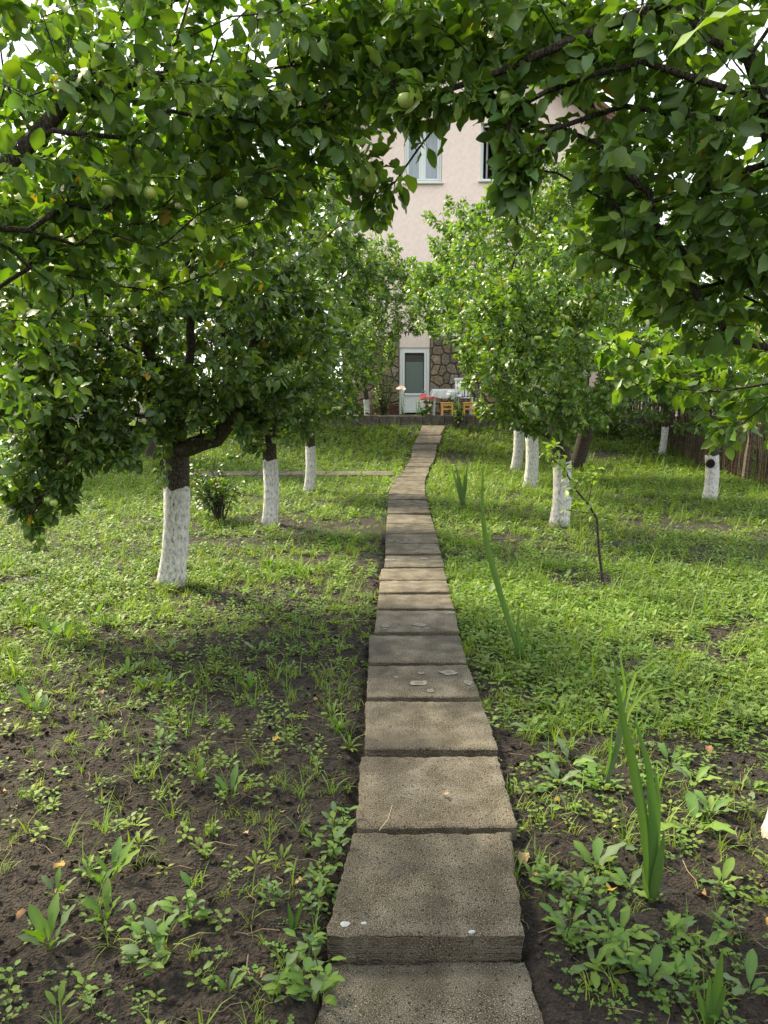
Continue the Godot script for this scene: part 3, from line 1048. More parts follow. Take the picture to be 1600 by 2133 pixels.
	# stone cladding round the door: polygons of a jittered grid, each stone proud of the dark joints
	var clad := put(box_mesh(Vector3(db.x + 0.004, 0.5, zf + 0.003), Vector3(W(1060, 700).x, W(900, 700).y, zf + 0.02), M.mortar, 0.0), "cladding", root, sh)
	put(box_mesh(Vector3(W(740, 700).x, 0.5, zf + 0.003), Vector3(da.x - 0.004, W(900, 700).y, zf + 0.02), M.mortar, 0.0), "cladding", root, sh)
	rng.seed = 5
	var seeds := []
	var stp := 0.235
	var x0 := W(740, 700).x
	var nxx := 20
	var nyy := 10
	for j in range(-1, nyy + 1):
		for i in range(-1, nxx + 1):
			seeds.append(Vector2(x0 + (i + 0.5 + rf(-0.42, 0.42)) * stp, 0.7 + (j + 0.5 + rf(-0.42, 0.42)) * stp))
	for s in seeds:
		var poly := PackedVector2Array([s + Vector2(-0.4, -0.4), s + Vector2(0.4, -0.4), s + Vector2(0.4, 0.4), s + Vector2(-0.4, 0.4)])
		for o in seeds:
			if o == s or o.distance_to(s) > 0.9: continue
			var nn: Vector2 = (o - s).normalized()
			poly = clip(poly, nn, nn.dot((o + s) * 0.5))
		for side in [[Vector2(0, 1), W(900, 702).y], [Vector2(0, -1), -0.75]]: poly = clip(poly, side[0], side[1])
		if s.x > (da.x + db.x) * 0.5:
			poly = clip(poly, Vector2(-1, 0), -(db.x + 0.01)); poly = clip(poly, Vector2(1, 0), W(1058, 700).x)
		else:
			poly = clip(poly, Vector2(1, 0), da.x - 0.01); poly = clip(poly, Vector2(-1, 0), -W(742, 700).x)
		if poly.size() < 3: continue
		for part in Geometry2D.offset_polygon(poly, -0.010, Geometry2D.JOIN_ROUND):
			if part.size() < 3: continue
			var inner := Geometry2D.offset_polygon(part, -0.012, Geometry2D.JOIN_MITER)
			if inner.size() != 1 or inner[0].size() < 3: continue
			var st := MB.new()
			var tone := rf(0.6, 1.2)
			var col := Color(0.80 * tone, 0.70 * tone, 0.58 * tone) if rng.randf() < 0.7 else Color(0.72 * tone, 0.69 * tone, 0.66 * tone)
			var zz := zf + 0.02
			var pk := zf + 0.048 + rf(0, 0.01)
			var ip: PackedVector2Array = inner[0]
			var cc := Vector2()
			for p in ip: cc += p / ip.size()
			var ct := st.vert(Vector3(cc.x, cc.y, pk + 0.006), Vector3.BACK, col)
			for k in ip.size():
				var a := ip[k]
				var bq := ip[(k + 1) % ip.size()]
				var ka := st.vert(Vector3(a.x, a.y, pk), Vector3.BACK, col)
				var kb := st.vert(Vector3(bq.x, bq.y, pk), Vector3.BACK, col)
				st.tri(ct, ka, kb)
			for k in part.size():
				var a := part[k]
				var bq := part[(k + 1) % part.size()]
				var ia := near_pt(ip, a)
				var ib := near_pt(ip, bq)
				var mid2 := (a + bq) * 0.5 - cc
				st.flat(Vector3(a.x, a.y, zz), Vector3(bq.x, bq.y, zz), Vector3(ib.x, ib.y, pk), Vector3(ia.x, ia.y, pk), Vector3(mid2.x, mid2.y, 0.1), col)
			put(st.mesh(M.stone), "stone", clad)
	# plinth at the left of the door, down pipe at the corner
	put(box_mesh(Vector3(W(742, 850).x, 0.5, zf + 0.06), Vector3(da.x - 0.02, W(800, 841).y, zf + 0.14), M.plinth, 0.01), "plinth", root, sh)
	var dp := MB.new()
	dp.tube([Vector3(xl + 0.06, ye - 0.25, zf + 0.4), Vector3(xl + 0.03, ye - 0.6, zf + 0.08), Vector3(xl + 0.03, 0.9, zf + 0.08)], [0.05, 0.05, 0.05], 10)
	put(dp.mesh(M.brown), "down_pipe", root, sh)

func near_pt(ip: PackedVector2Array, a: Vector2) -> Vector2:
	var best := ip[0]
	for p in ip:
		if p.distance_squared_to(a) < best.distance_squared_to(a): best = p
	return best

func clip(poly: PackedVector2Array, nn: Vector2, lim: float) -> PackedVector2Array:
	var out := PackedVector2Array()
	for k in poly.size():
		var a := poly[k]
		var b := poly[(k + 1) % poly.size()]
		var da := nn.dot(a) - lim
		var db := nn.dot(b) - lim
		if da <= 0: out.append(a)
		if (da < 0 and db > 0) or (da > 0 and db < 0): out.append(a.lerp(b, da / (da - db)))
	return out

# ---------------------------------------------------------------- terrace and what stands on it
func build_terrace() -> void:
	var t := thing("terrace", Vector3.ZERO, "raised paved terrace edged with grey concrete blocks before the house", "terrace", "", "structure")
	put(box_mesh(Vector3(-4.5, 0.3, -19.78), Vector3(6.5, 0.86, -17.98), M.block, 0.01), "terrace_floor", t)
	var x := -1.6
	rng.seed = 12
	while x < 4.2:
		var w := 0.49
		put(box_mesh(Vector3(x, 0.4, -17.975), Vector3(x + w, 0.895 + rf(-0.006, 0.006), -17.80 + rf(-0.006, 0.006)), M.block, 0.012), "block", t)
		x += w + 0.009
	# garden hose lying at the foot of the blocks
	var hose := MB.new()
	var line := []
	var rad := []
	for k in 26:
		var xx := lerpf(0.35, 2.6, k / 25.0)
		line.append(Vector3(xx, gh(xx, -17.72) + 0.02 + 0.01 * sin(k * 0.9), -17.70 + 0.05 * sin(k * 0.5)))
		rad.append(0.013)
	hose.tube(line, rad, 8)
	tag(put(hose.mesh(M.hose), "garden_hose", self), "dark blue garden hose lying along the terrace blocks", "hose")
	# table under a white cloth
	var y0 := 0.865
	var c := Vector3(W(929, 840, 18.75).x, y0, -18.75)
	var tb := thing("garden_table", c, "garden table standing on the terrace under a white cloth", "table")
	put(box_mesh(Vector3(-0.33, 0.60, -0.30), Vector3(0.33, 0.625, 0.30), M.white_plastic, 0.006), "tabletop", tb)
	for sx in [-1, 1]:
		for sz in [-1, 1]:
			var l := MB.new()
			l.tube([Vector3(sx * 0.29, 0, sz * 0.25), Vector3(sx * 0.27, 0.61, sz * 0.23)], [0.012, 0.018], 8)
			put(l.mesh(M.white_plastic), "leg", tb)
	var cl := MB.new()
	var n := 18
	for j in n + 1:
		for i in n + 1:
			var u := (float(i) / n - 0.5) * 2.0
			var v := (float(j) / n - 0.5) * 2.0
			var px := u * 0.47
			var pz := v * 0.45
			var over := maxf(maxf(absf(px) - 0.34, absf(pz) - 0.31), 0.0)
			var p := Vector3(clampf(px, -0.345 - 0.1 * over, 0.345 + 0.1 * over), 0.632 - over * 1.5, clampf(pz, -0.315 - 0.1 * over, 0.315 + 0.1 * over))
			if over > 0.0: p += Vector3(0.25 * over * sin(pz * 40.0), 0.1 * over * sin(px * 17.0 + pz * 13.0), 0.3 * over * sin(px * 36.0))
			cl.vert(p, Vector3.UP, Color(0.78, 0.78, 0.8))
	for j in n:
		for i in n:
			var a := j * (n + 1) + i
			cl.i.append_array([a, a + 1, a + n + 2, a, a + n + 2, a + n + 1])
	smooth(cl)
	if cl.n[n * (n + 1) / 2].y < 0:
		for k in cl.n.size(): cl.n[k] = -cl.n[k]
	var co := put(cl.mesh(M.cloth), "tablecloth", self, Transform3D(Basis(), c))
	tag(co, "white tablecloth hanging over the garden table's edge", "tablecloth")
	# orange wooden stools
	var pos := [Vector3(W(931, 868, 18.2).x, y0, -18.2), Vector3(W(976, 868, 18.4).x, y0, -18.4)]
	for k in 2:
		var s := thing("wooden_stool", pos[k], ["orange pine stool standing before the table cloth", "orange pine stool half hidden by apple leaves beside the table"][k], "stool", "pine stools on the terrace")
		put(box_mesh(Vector3(-0.145, 0.30, -0.14), Vector3(0.145, 0.325, 0.14), M.stool, 0.006), "seat", s)
		for sx in [-1, 1]:
			for sz in [-1, 1]:
				put(box_mesh(Vector3(sx * 0.115 - 0.022, 0, sz * 0.11 - 0.022), Vector3(sx * 0.115 + 0.022, 0.299, sz * 0.11 + 0.022), M.stool, 0.004), "leg", s)
		for sz in [-1, 1]:
			put(box_mesh(Vector3(-0.092, 0.24, sz * 0.11 - 0.01), Vector3(0.092, 0.295, sz * 0.11 + 0.01), M.stool, 0.003), "apron", s)
			put(box_mesh(Vector3(-0.092, 0.15, sz * 0.11 - 0.01), Vector3(0.092, 0.19, sz * 0.11 + 0.01), M.stool, 0.003), "stretcher", s)
	# white plastic chair
	var ch := thing("plastic_chair", Vector3(W(966, 850, 19.2).x, y0, -19.25), "white plastic garden chair behind the table against the stone wall", "chair")
	put(box_mesh(Vector3(-0.22, 0.40, -0.22), Vector3(0.22, 0.43, 0.22), M.white_plastic, 0.01), "seat", ch)
	for k in 5: put(box_mesh(Vector3(-0.2 + k * 0.085, 0.45, -0.225), Vector3(-0.2 + k * 0.085 + 0.06, 0.83, -0.2), M.white_plastic, 0.006), "back_slat", ch)
	put(box_mesh(Vector3(-0.22, 0.832, -0.235), Vector3(0.22, 0.90, -0.195), M.white_plastic, 0.012), "top_rail", ch)
	for sx in [-1, 1]:
		for sz in [-1, 1]: put(box_mesh(Vector3(sx * 0.19 - 0.025, 0, sz * 0.19 - 0.025), Vector3(sx * 0.19 + 0.025, 0.398, sz * 0.19 + 0.025), M.white_plastic, 0.006), "leg", ch)
		put(box_mesh(Vector3(sx * 0.235 - 0.025, 0.60, -0.19), Vector3(sx * 0.235 + 0.025, 0.63, 0.2), M.white_plastic, 0.008), "armrest", ch)
	# flowering plants along the edge
	flower(Vector3(W(893, 860, 18.05).x, 0.82, -18.05), 0.55, 9, Color(0.42, 0.02, 0.03), 0.045, true, "bushy geranium with bright red blossoms beside the door", 3)
	flower(Vector3(W(940, 860, 18.1).x, 0.82, -18.1), 0.62, 3, Color(0.8, 0.8, 0.78), 0.055, false, "white lily flowering before the tablecloth", 4)
	flower(Vector3(W(951, 860, 18.1).x, 0.82, -18.15), 0.72, 4, Color(0.8, 0.8, 0.78), 0.06, false, "taller white lily flowering beside the plastic chair", 6)
	flower(Vector3(W(838, 862, 18.0).x, 0.78, -18.0), 0.82, 4, Color(0.75, 0.55, 0.48), 0.05, false, "tall lily with pinkish white blossoms beside the door frame", 7)
	flower(Vector3(W(870, 860, 18.05).x, 0.80, -18.05), 0.5, 0, Color(0.8, 0.8, 0.78), 0.05, false, "leafy green stem plant before the white door panel", 8)
	flower(Vector3(W(882, 862, 17.95).x, 0.80, -17.95), 0.28, 2, Color(0.75, 0.45, 0.35), 0.04, true, "low plant with pale salmon blossoms before the door", 9)

func flower(at: Vector3, h: float, heads: int, col: Color, size: float, bushy: bool, label: String, seed: int) -> void:
	rng.seed = seed
	var root := thing("flowering_plant", at, label, "plant", "flowers along the terrace edge")
	var stems := 7 if bushy else 3
	var st := MB.new()
	var tips := []
	var lm := leaf_shape(0.09 if bushy else 0.11, 0.07 if bushy else 0.025, 0.15, 0.25, 0.2, 0.03, Color(0.10, 0.21, 0.05)).mesh(M.weed)
	for k in stems:
		var a := rf(0, TAU)
		var sp2 := 0.14 if bushy else 0.05
		var top := Vector3(cos(a) * sp2, h * rf(0.75, 1.0), sin(a) * sp2 * 0.6)
		st.tube([Vector3.ZERO, top * Vector3(0.4, 0.5, 0.4), top], [0.006, 0.005, 0.004], 5, Color(0.09, 0.17, 0.05))
		tips.append(top)
		for q in 14:
			var p := top * Vector3(0.6, 1, 0.6) * rf(0.1, 0.95)
			var d := Vector3(rf(-1, 1), rf(-0.1, 0.9), rf(-1, 1)).normalized()
			var x := d.cross(Vector3.UP + rdir() * 0.3).normalized()
			put(lm, "leaf", root, Transform3D(Basis(x, d, x.cross(d)).scaled(Vector3.ONE * rf(0.6, 1.2)), p))
	put(st.mesh(M.weed), "stem", root)
	var pm := leaf_shape(size * 1.2, size * 0.8, 0.1, 0.4, 0.0, 0.03, col, 0.55)
	var bl := MB.new()
	for k in 6:
		var a := TAU * k / 6
		var d := Vector3(cos(a), 0.55, sin(a)).normalized()
		var x := d.cross(Vector3.UP).normalized()
		bl.add(pm, Transform3D(Basis(x, d, x.cross(d)), Vector3.ZERO))
	var bm := bl.mesh(M.petal)
	for k in heads:
		var tp: Vector3 = tips[k % stems] + rdir() * 0.06 * (1.4 if bushy else 1.0)
		put(bm, "blossom", root, Transform3D(Basis(Vector3.RIGHT, rf(0.3, 1.2)) * Basis(Vector3.UP, rf(0, 6)), tp))

# ---------------------------------------------------------------- fences, posts, shrubs
func build_fences() -> void:
	# brushwood fence along the right border
	var f := thing("brushwood_fence", Vector3(5.95, 0, -14), "dark brushwood fence along the border behind the trees", "fence")
	rng.seed = 41
	var mats := []
	for k in 3:
		var s := MB.new()
		s.tube([Vector3(0, 0, 0), Vector3(0.01, 0.5, 0.008), Vector3(-0.01, 1.0, 0.0)], [0.011, 0.010, 0.006], 5, Color(0.7, 0.62, 0.52) * (0.6 + 0.3 * k))
		mats.append(s.mesh(M.wood))
	for k in 290:
		var z := -10.6 - k * 0.034
		var h := rf(1.0, 1.4)
		var t := Transform3D((Basis(Vector3.RIGHT, rf(-0.10, 0.10)) * Basis(Vector3.BACK, rf(-0.06, 0.06))).scaled(Vector3(rf(0.8, 1.6), h, rf(0.8, 1.6))), Vector3(rf(-0.05, 0.05), prof(-z) - 0.05, z + 14))
		put(mats[rng.randi() % 3], "stick", f, t)
	for y in [0.35, 0.95]:
		var r := MB.new()
		var pts := []
		var rad := []
		for k in 14:
			var z := -10.5 - k * 0.78
			pts.append(Vector3(0.07, prof(-z) + y, z + 14)); rad.append(0.018)
		r.tube(pts, rad, 6)
		put(r.mesh(M.wood), "rail", f)
	var pb := G(1552, 1003)
	var post := thing("wooden_post", pb, "weathered grey wooden fence post beside the rusty pole", "post")
	var pm := MB.new()
	pm.obox(Transform3D(Basis(Vector3.BACK, -0.06), Vector3(0.03, 0.42, 0)), Vector3(0.055, 0.5, 0.05), 0.008)
	put(pm.mesh(M.wood), "post_shaft", post)
	var rb := G(1524, 990)
	var rp := MB.new()
	rp.tube([Vector3(0, -0.1, 0), Vector3(0.10, 0.45, -0.03), Vector3(0.19, 0.98, -0.05)], [0.035, 0.034, 0.033], 12)
	tag(put(rp.mesh(M.rust), "rusty_pole", self, Transform3D(Basis(), rb)), "leaning rust-red metal pole against the brushwood fence", "pole")
	# thin stakes
	var st := [[986, 921, 861, 0.010, "thin brown iron rod stuck in the grass beside the slab path", M.rust], [1042, 927, 885, 0.012, "thin pale stake behind the paired whitewashed trunks", M.wood], [773, 880, 820, 0.015, "thin grey stake beside the whitewashed trunk near the house", M.wood], [1266, 912, 850, 0.013, "slim wooden stake before the pale wall behind the trees", M.wood]]
	for s in st:
		var b := G(s[0], s[1])
		var top := P(s[0] + 1, s[2], -b.z)
		var m := MB.new()
		m.tube([Vector3(0, -0.1, 0), (top - b) * 0.5 + Vector3(0.004, 0, 0), top - b], [s[3], s[3], s[3] * 0.9], 8)
		tag(put(m.mesh(s[5]), "garden_stake", self, Transform3D(Basis(), b)), s[4], "stake")
	# neighbour's pale wall behind the trees
	var wa := P(1235, 900, 21.0)
	var wl := put(box_mesh(Vector3(wa.x - 0.6, 0.5, -21.2), Vector3(wa.x + 3.5, 2.6, -21.0), M.stucco, 0.01), "boundary_wall", self)
	tag(wl, "pale low wall glimpsed between the trunks behind the orchard", "wall")
	# left: green wire fence, its post and a concrete bed edge
	var gf := thing("wire_fence", Vector3(-6.6, 0, -11.0), "green wire mesh fence at the edge of the vegetable plot", "fence")
	var wm := MB.new()
	for k in 15:
		wm.tube([Vector3(0, 0.05 + k * 0.1, 0), Vector3(0.1, 0.05 + k * 0.1, -6.0)], [0.0035, 0.0035], 4, Color.WHITE, false)
	for k in 61:
		wm.tube([Vector3(0.1 * k / 60.0, 0.05, -0.1 * k), Vector3(0.1 * k / 60.0, 1.45, -0.1 * k)], [0.0035, 0.0035], 4, Color.WHITE, false)
	put(wm.mesh(M.greenwire), "wire_mesh", gf)
	for k in 3:
		var p := MB.new()
		p.tube([Vector3(0.0 + 0.05 * k, -0.1, -3.0 * k), Vector3(0.0 + 0.05 * k, 1.55, -3.0 * k)], [0.024, 0.024], 8)
		put(p.mesh(M.galv), "post", gf)
	var lb := G(42, 1040)
	var lp := thing("garden_post", lb, "slim grey post with a rusty stick tied to it at the plot", "post")
	var a := MB.new()
	a.tube([Vector3(0, -0.1, 0), Vector3(0.0, 0.5, 0), Vector3(0.01, 0.92, 0)], [0.018, 0.018, 0.017], 8)
	put(a.mesh(M.wood), "post_shaft", lp)
	var a2 := MB.new()
	a2.tube([Vector3(-0.04, 0.15, 0.02), Vector3(-0.03, 0.8, 0.02)], [0.012, 0.012], 6)
	put(a2.mesh(M.rust), "tied_stick", lp)
	var bed := thing("concrete_bed_edge", Vector3(-6.6, 0, -15.6), "pale concrete edging of the vegetable bed", "edging")
	for k in 7: put(box_mesh(Vector3(-2.0 + k * 0.62, 0.05, -0.08), Vector3(-2.0 + k * 0.62 + 0.6, 0.36, 0.08), M.concrete, 0.012), "edging_block", bed)

func shrub(c: Vector3, r: Vector3, n: int, leaf: float, bright: float, seed: int, label: String, category := "shrub", group := "") -> Node3D:
	rng.seed = seed
	var base := Vector3(c.x, gh(c.x, c.z), c.z)
	var root := thing("shrub", base, label, category, group)
	var stems := MB.new()
	var tips := []
	for k in 26:
		var d := rdir() * pow(rng.randf(), 0.4)
		tips.append(c - base + Vector3(d.x * r.x, d.y * r.y, d.z * r.z))
	for t in tips:
		var mid: Vector3 = t * 0.5 + Vector3(rf(-0.06, 0.06), 0.06, rf(-0.06, 0.06))
		stems.tube([Vector3(rf(-0.05, 0.05), -0.03, rf(-0.05, 0.05)), mid, t], [0.011, 0.007, 0.003], 5)
	put(stems.mesh(M.bark), "stems", root)
	var xf := []
	var cols := []
	for k in n:
		var t: Vector3 = tips[rng.randi() % 26]
		var p := t * sqrt(rf(0.25, 1.0)) + rdir() * Vector3(0.25, 0.2, 0.25) * r * 1.6 * rng.randf()
		if p.y < 0.03: p.y = rf(0.03, 0.2)
		var d := (Vector3(rf(-1, 1), rf(-0.6, 0.6), rf(-1, 1))).normalized()
		var x := d.cross(Vector3.UP + rdir() * 0.7)
		if x.length() < 0.1: continue
		x = x.normalized()
		var s := leaf * rf(0.6, 1.2)
		xf.append(Transform3D(Basis(x * s, d * s, x.cross(d) * s * rf(0.3, 1.5)), p))
		cols.append(leaf_color(bright))
	scatter(leaf_unit, "foliage", root, xf, cols)
	return root

# ---------------------------------------------------------------- plants on the ground
func blade(m: MB, at: Vector3, az: float, length: float, w: float, lean: float, col: Color) -> void:
	var h := Vector3(cos(az), 0, sin(az))
	var s := Vector3(-h.z, 0, h.x)
	var prev := []
	for k in 4:
		var t := k / 3.0
		var a := lean * (0.35 + 1.1 * t)
		var p := at + (Vector3.UP * cos(a) + h * sin(a)) * length * t
		var ww := w * (1.0 - 0.75 * t) * 0.5
		var nn := (Vector3.UP * sin(a) * 0.9 - h * cos(a) + Vector3.UP * 0.5).normalized()
		if k < 3:
			var q := [m.vert(p - s * ww, nn, col), m.vert(p + s * ww, nn, col)]
			if k > 0: m.quad(prev[0], prev[1], q[1], q[0])
			prev = q
		else:
			m.tri(prev[0], prev[1], m.vert(p, nn, col))

func tone(c: Color, k: float) -> Color:
	return Color(c.r * k, c.g * k, c.b * k)

func on_hard(x: float, D: float) -> bool:
	if D < 17.65 and absf(x - path_x(D)) < 0.262: return true
	if D > 12.9 and D < 13.46 and x < 0.2 and x > -3.4: return true
	if D > 17.72 and x > -4.5 and x < 6.5: return true
	return false

func build_cover() -> void:
	rng.seed = 303
	var W1 := Color(1, 1, 1)
	# meshes
	var grass := MB.new()
	for k in 11: blade(grass, Vector3(rf(-0.02, 0.02), 0, rf(-0.02, 0.02)), rf(0, TAU), rf(0.04, 0.11), rf(0.0035, 0.006), rf(0.3, 1.1), tone(W1, rf(0.75, 1.2)))
	var tall := MB.new()
	for k in 8: blade(tall, Vector3(rf(-0.012, 0.012), 0, rf(-0.012, 0.012)), rf(0, TAU), rf(0.09, 0.2), rf(0.004, 0.008), rf(0.25, 1.0), tone(W1, rf(0.8, 1.2)))
	var seedling := MB.new()
	var lf := leaf_shape(0.032, 0.018, 0.12, 0.2, 0.5, 0.02, W1)
	seedling.tube([Vector3.ZERO, Vector3(0.004, 0.03, 0), Vector3(0, 0.055, 0.004)], [0.0014, 0.0012, 0.001], 3, tone(W1, 0.9), false)
	for k in 8:
		var d := Vector3(cos(k * 2.4), rf(0.1, 0.7), sin(k * 2.4)).normalized()
		var x := d.cross(Vector3.UP).normalized()
		seedling.add(lf, Transform3D(Basis(x, d, x.cross(d)).scaled(Vector3.ONE * rf(0.7, 1.2)), Vector3(0, 0.008 + 0.006 * k, 0)), tone(W1, rf(0.8, 1.15)))
	var rosette := MB.new()
	var lance := leaf_shape(0.075, 0.022, 0.2, 0.25, 0.25, 0.02, W1, 0.62)
	for k in 8:
		var d := Vector3(cos(k * 2.4), rf(0.25, 1.3), sin(k * 2.4)).normalized()
		var x := d.cross(Vector3.UP).normalized()
		rosette.add(lance, Transform3D(Basis(x, d, x.cross(d)).scaled(Vector3.ONE * rf(0.6, 1.15)), Vector3.ZERO), tone(W1, rf(0.8, 1.15)))
	var clover := MB.new()
	var cl := leaf_shape(0.012, 0.011, 0.1, 0.1, 0.0, 0.0, W1, 0.6)
	for k in 9:
		var at := Vector3(rf(-0.04, 0.04), rf(0.012, 0.045), rf(-0.04, 0.04))
		clover.tube([Vector3(at.x * 0.4, 0, at.z * 0.4), at], [0.0007, 0.0006], 3, tone(W1, 0.9), false)
		for q in 3:
			var an := q * TAU / 3 + k
			var d := Vector3(cos(an), 0.25, sin(an)).normalized()
			var x := d.cross(Vector3.UP).normalized()
			clover.add(cl, Transform3D(Basis(x, d, x.cross(d)), at), tone(W1, rf(0.85, 1.15)))
	var kinds := [
		["grass", grass, "short grass growing through the orchard ground", 26000, 0.0],
		["tall_grass", tall, "longer arching grass blades among the weeds", 9000, 0.1],
		["seedling_weeds", seedling, "small oval-leaved weeds covering the soil", 32000, 0.28],
		["rosette_weeds", rosette, "small rosettes of lance-shaped leaves between the grass", 15000, 0.05],
		["clover", clover, "low clover carpet on the orchard ground", 16000, -0.1]]
	var base_cols := [Color(0.205, 0.300, 0.034), Color(0.165, 0.265, 0.036), Color(0.165, 0.265, 0.044), Color(0.180, 0.285, 0.038), Color(0.120, 0.225, 0.036)]
	for q in kinds.size():
		var kd: Array = kinds[q]
		var xf := []
		var cols := []
		var tries: int = kd[3]
		for k in tries:
			var near := k % 4 == 0
			var D := sqrt(rf(1.0, 42.0)) if near else sqrt(rf(6.0, 340.0))
			var x := rf(-1, 1) * (0.52 * D + 1.0)
			if on_hard(x, D): continue
			var b := bare(x, D)
			var cn := nz.get_noise_2d(x * 90.0 + q * 50.0, D * 90.0)
			var p: float = 1.05 - 1.2 * b + 1.1 * cn + kd[4] * b * 1.5
			if q == 4: p = 0.9 * (1.0 - b) + 2.0 * nz.get_noise_2d(x * 40.0 + 500.0, D * 40.0) - 0.15
			if D < 3.4 and x < path_x(D): p *= 0.85
			if b > 0.35 and q < 2: p = p * 1.3 + 0.14
			elif b > 0.35 and q < 4: p *= 0.6
			if rng.randf() > p: continue
			var s := rf(0.35, 1.3) * (1.0 if D < 6 else lerpf(1.0, 1.35, minf((D - 6) / 8.0, 1.0)))
			if b > 0.5: s *= 0.72
			var t := Basis(Vector3.UP, rf(0, TAU)) * Basis(Vector3.RIGHT, rf(-0.2, 0.2))
			xf.append(Transform3D(t.scaled(Vector3(s, s * rf(0.8, 1.2), s)), Vector3(x, gh(x, -D) - 0.004, -D)))
			var c: Color = base_cols[q]
			var v := rf(0.75, 1.2) * (1.0 + 0.25 * nz.get_noise_2d(x * 30.0, D * 30.0 + 77.0))
			cols.append(Color(c.r * v * rf(0.85, 1.2), c.g * v, c.b * v))
		var o := scatter(kd[1].mesh(M.weed), kd[0], self, xf, cols)
		tag(o, kd[2], "ground cover", "", "stuff")
	# crumbs of soil
	var lump := MB.new()
	var ico := []
	for j in 3:
		for k in 6:
			var la := [0.75, 0.1, -0.6][j] as float
			ico.append(Vector3(cos(la) * cos(k * TAU / 6 + j * 0.5), sin(la), cos(la) * sin(k * TAU / 6 + j * 0.5)) * rf(0.7, 1.2))
	for k in 6:
		var q := (k + 1) % 6
		lump.flat3(Vector3(0.1, 0.85, 0), ico[k], ico[q], Vector3.UP)
		for j in 2:
			lump.flat3(ico[j * 6 + k], ico[j * 6 + q], ico[j * 6 + 6 + k], ico[j * 6 + k])
			lump.flat3(ico[j * 6 + q], ico[j * 6 + 6 + q], ico[j * 6 + 6 + k], ico[j * 6 + q])
	var xf := []
	var cols := []
	for k in 52000:
		var D := sqrt(rf(1.0, 40.0))
		var x := rf(-1, 1) * (0.52 * D + 0.6)
		var b := bare(x, D)
		if on_hard(x, D) or rng.randf() > 0.12 + b: continue
		var s := 0.0025 + 0.011 * pow(rng.randf(), 6.0)
		xf.append(Transform3D(Basis(rdir(), rf(0, TAU)).scaled(Vector3(s, s * rf(0.6, 1), s)), Vector3(x, gh(x, -D) + s * 0.3, -D)))
		cols.append(tone(W1, rf(1.0, 1.9)))
	tag(scatter(lump.mesh(M.clod), "soil_clods", self, xf, cols), "loose crumbs of dark soil on the dug ground", "soil", "", "stuff")

func build_straw() -> void:
	# dead stems and straws lying about
	rng.seed = 411
	var m := MB.new()
	m.tube([Vector3(-0.5, 0, 0), Vector3(-0.1, 0.04, 0.05), Vector3(0.2, 0.02, -0.03), Vector3(0.5, 0.05, 0.04)], [0.012, 0.012, 0.01, 0.006], 4)
	var xf := []
	var cols := []
	for k in 2600:
		var D := sqrt(rf(1.2, 45.0))
		var x := rf(-1, 1) * (0.52 * D + 0.6)
		if on_hard(x, D): continue
		var s := rf(0.03, 0.13)
		xf.append(Transform3D(Basis(Vector3.UP, rf(0, TAU)) * Basis(Vector3.BACK, rf(-0.25, 0.25)) * Basis().scaled(Vector3(s, s * 1.2, s * 1.2)), Vector3(x, gh(x, -D) + 0.004, -D)))
		var c := rf(0.5, 1.2)
		cols.append(Color(0.22 * c, 0.16 * c, 0.09 * c))
	M.straw = plain(Color.WHITE, 0.9)
	M.straw.vertex_color_use_as_albedo = true
	tag(scatter(m.mesh(M.straw), "dry_stems", self, xf, cols), "dead stems and straws strewn over the soil", "litter", "", "stuff")

var weed_leaves := {}
func weed(at: Vector3, kind: String, size: float, seed: int, label: String, group: String) -> void:
	rng.seed = seed
	var root := thing("broadleaf_weed", Vector3(at.x, gh(at.x, at.z) - 0.004, at.z), label, "weed", group)
	var n := 6 if kind != "bush" else 22
	n += rng.randi_range(-1, 2)
	for k in n:
		var a := k * 2.4 + rf(-0.4, 0.4)
		var rise := rf(0.9, 2.6) if kind == "upright" else (rf(0.3, 1.4) if kind == "rosette" else rf(0.2, 1.2))
		var d := Vector3(cos(a), rise, sin(a)).normalized()
		var x := d.cross(Vector3.UP + rdir() * 0.2).normalized()
		var s := size * rf(0.6, 1.15)
		var ms: Array = weed_leaves[kind]
		var p := Vector3.ZERO if kind != "bush" else Vector3(rf(-0.03, 0.03), rf(0.0, size * 0.9), rf(-0.03, 0.03))
		put(ms[rng.randi() % ms.size()], "leaf", root, Transform3D(Basis(x, d, x.cross(d)).scaled(Vector3.ONE * s), p))
	if kind == "bush":
		var st := MB.new()
		st.tube([Vector3.ZERO, Vector3(0.008, size * 0.5, 0), Vector3(0, size, 0.006)], [0.003, 0.0025, 0.0015], 4, Color(0.12, 0.2, 0.06))
		put(st.mesh(M.weed), "stem", root)

func by_slab(p: Vector3) -> String:
	var seams := [1.87, 2.37, 2.94, 3.48, 3.95, 4.48, 4.99, 5.4, 5.8, 6.25, 6.75, 7.3, 7.8, 8.3]
	var names := ["the lowest slab", "the raised slab", "first slab past the raised one", "second slab past the raised one", "third slab past the raised one", "fourth slab past the raised one", "fifth slab past the raised one", "sixth slab past the raised one", "seventh slab past the raised one", "eighth slab past the raised one", "ninth slab past the raised one", "tenth slab past the raised one", "eleventh slab past the raised one", "twelfth slab past the raised one"]
	var k := 0
	while k < 13 and -p.z > seams[k]: k += 1
	var off := absf(p.x - path_x(-p.z)) - 0.26
	return ("close beside " if off < 0.18 else ("a step away from " if off < 0.6 else ("two steps from " if off < 1.1 else "well away from "))) + names[k]

func sized(x: float) -> String:
	return "tiny" if x < 0.075 else ("small" if x < 0.095 else ("" if x < 0.125 else "large"))

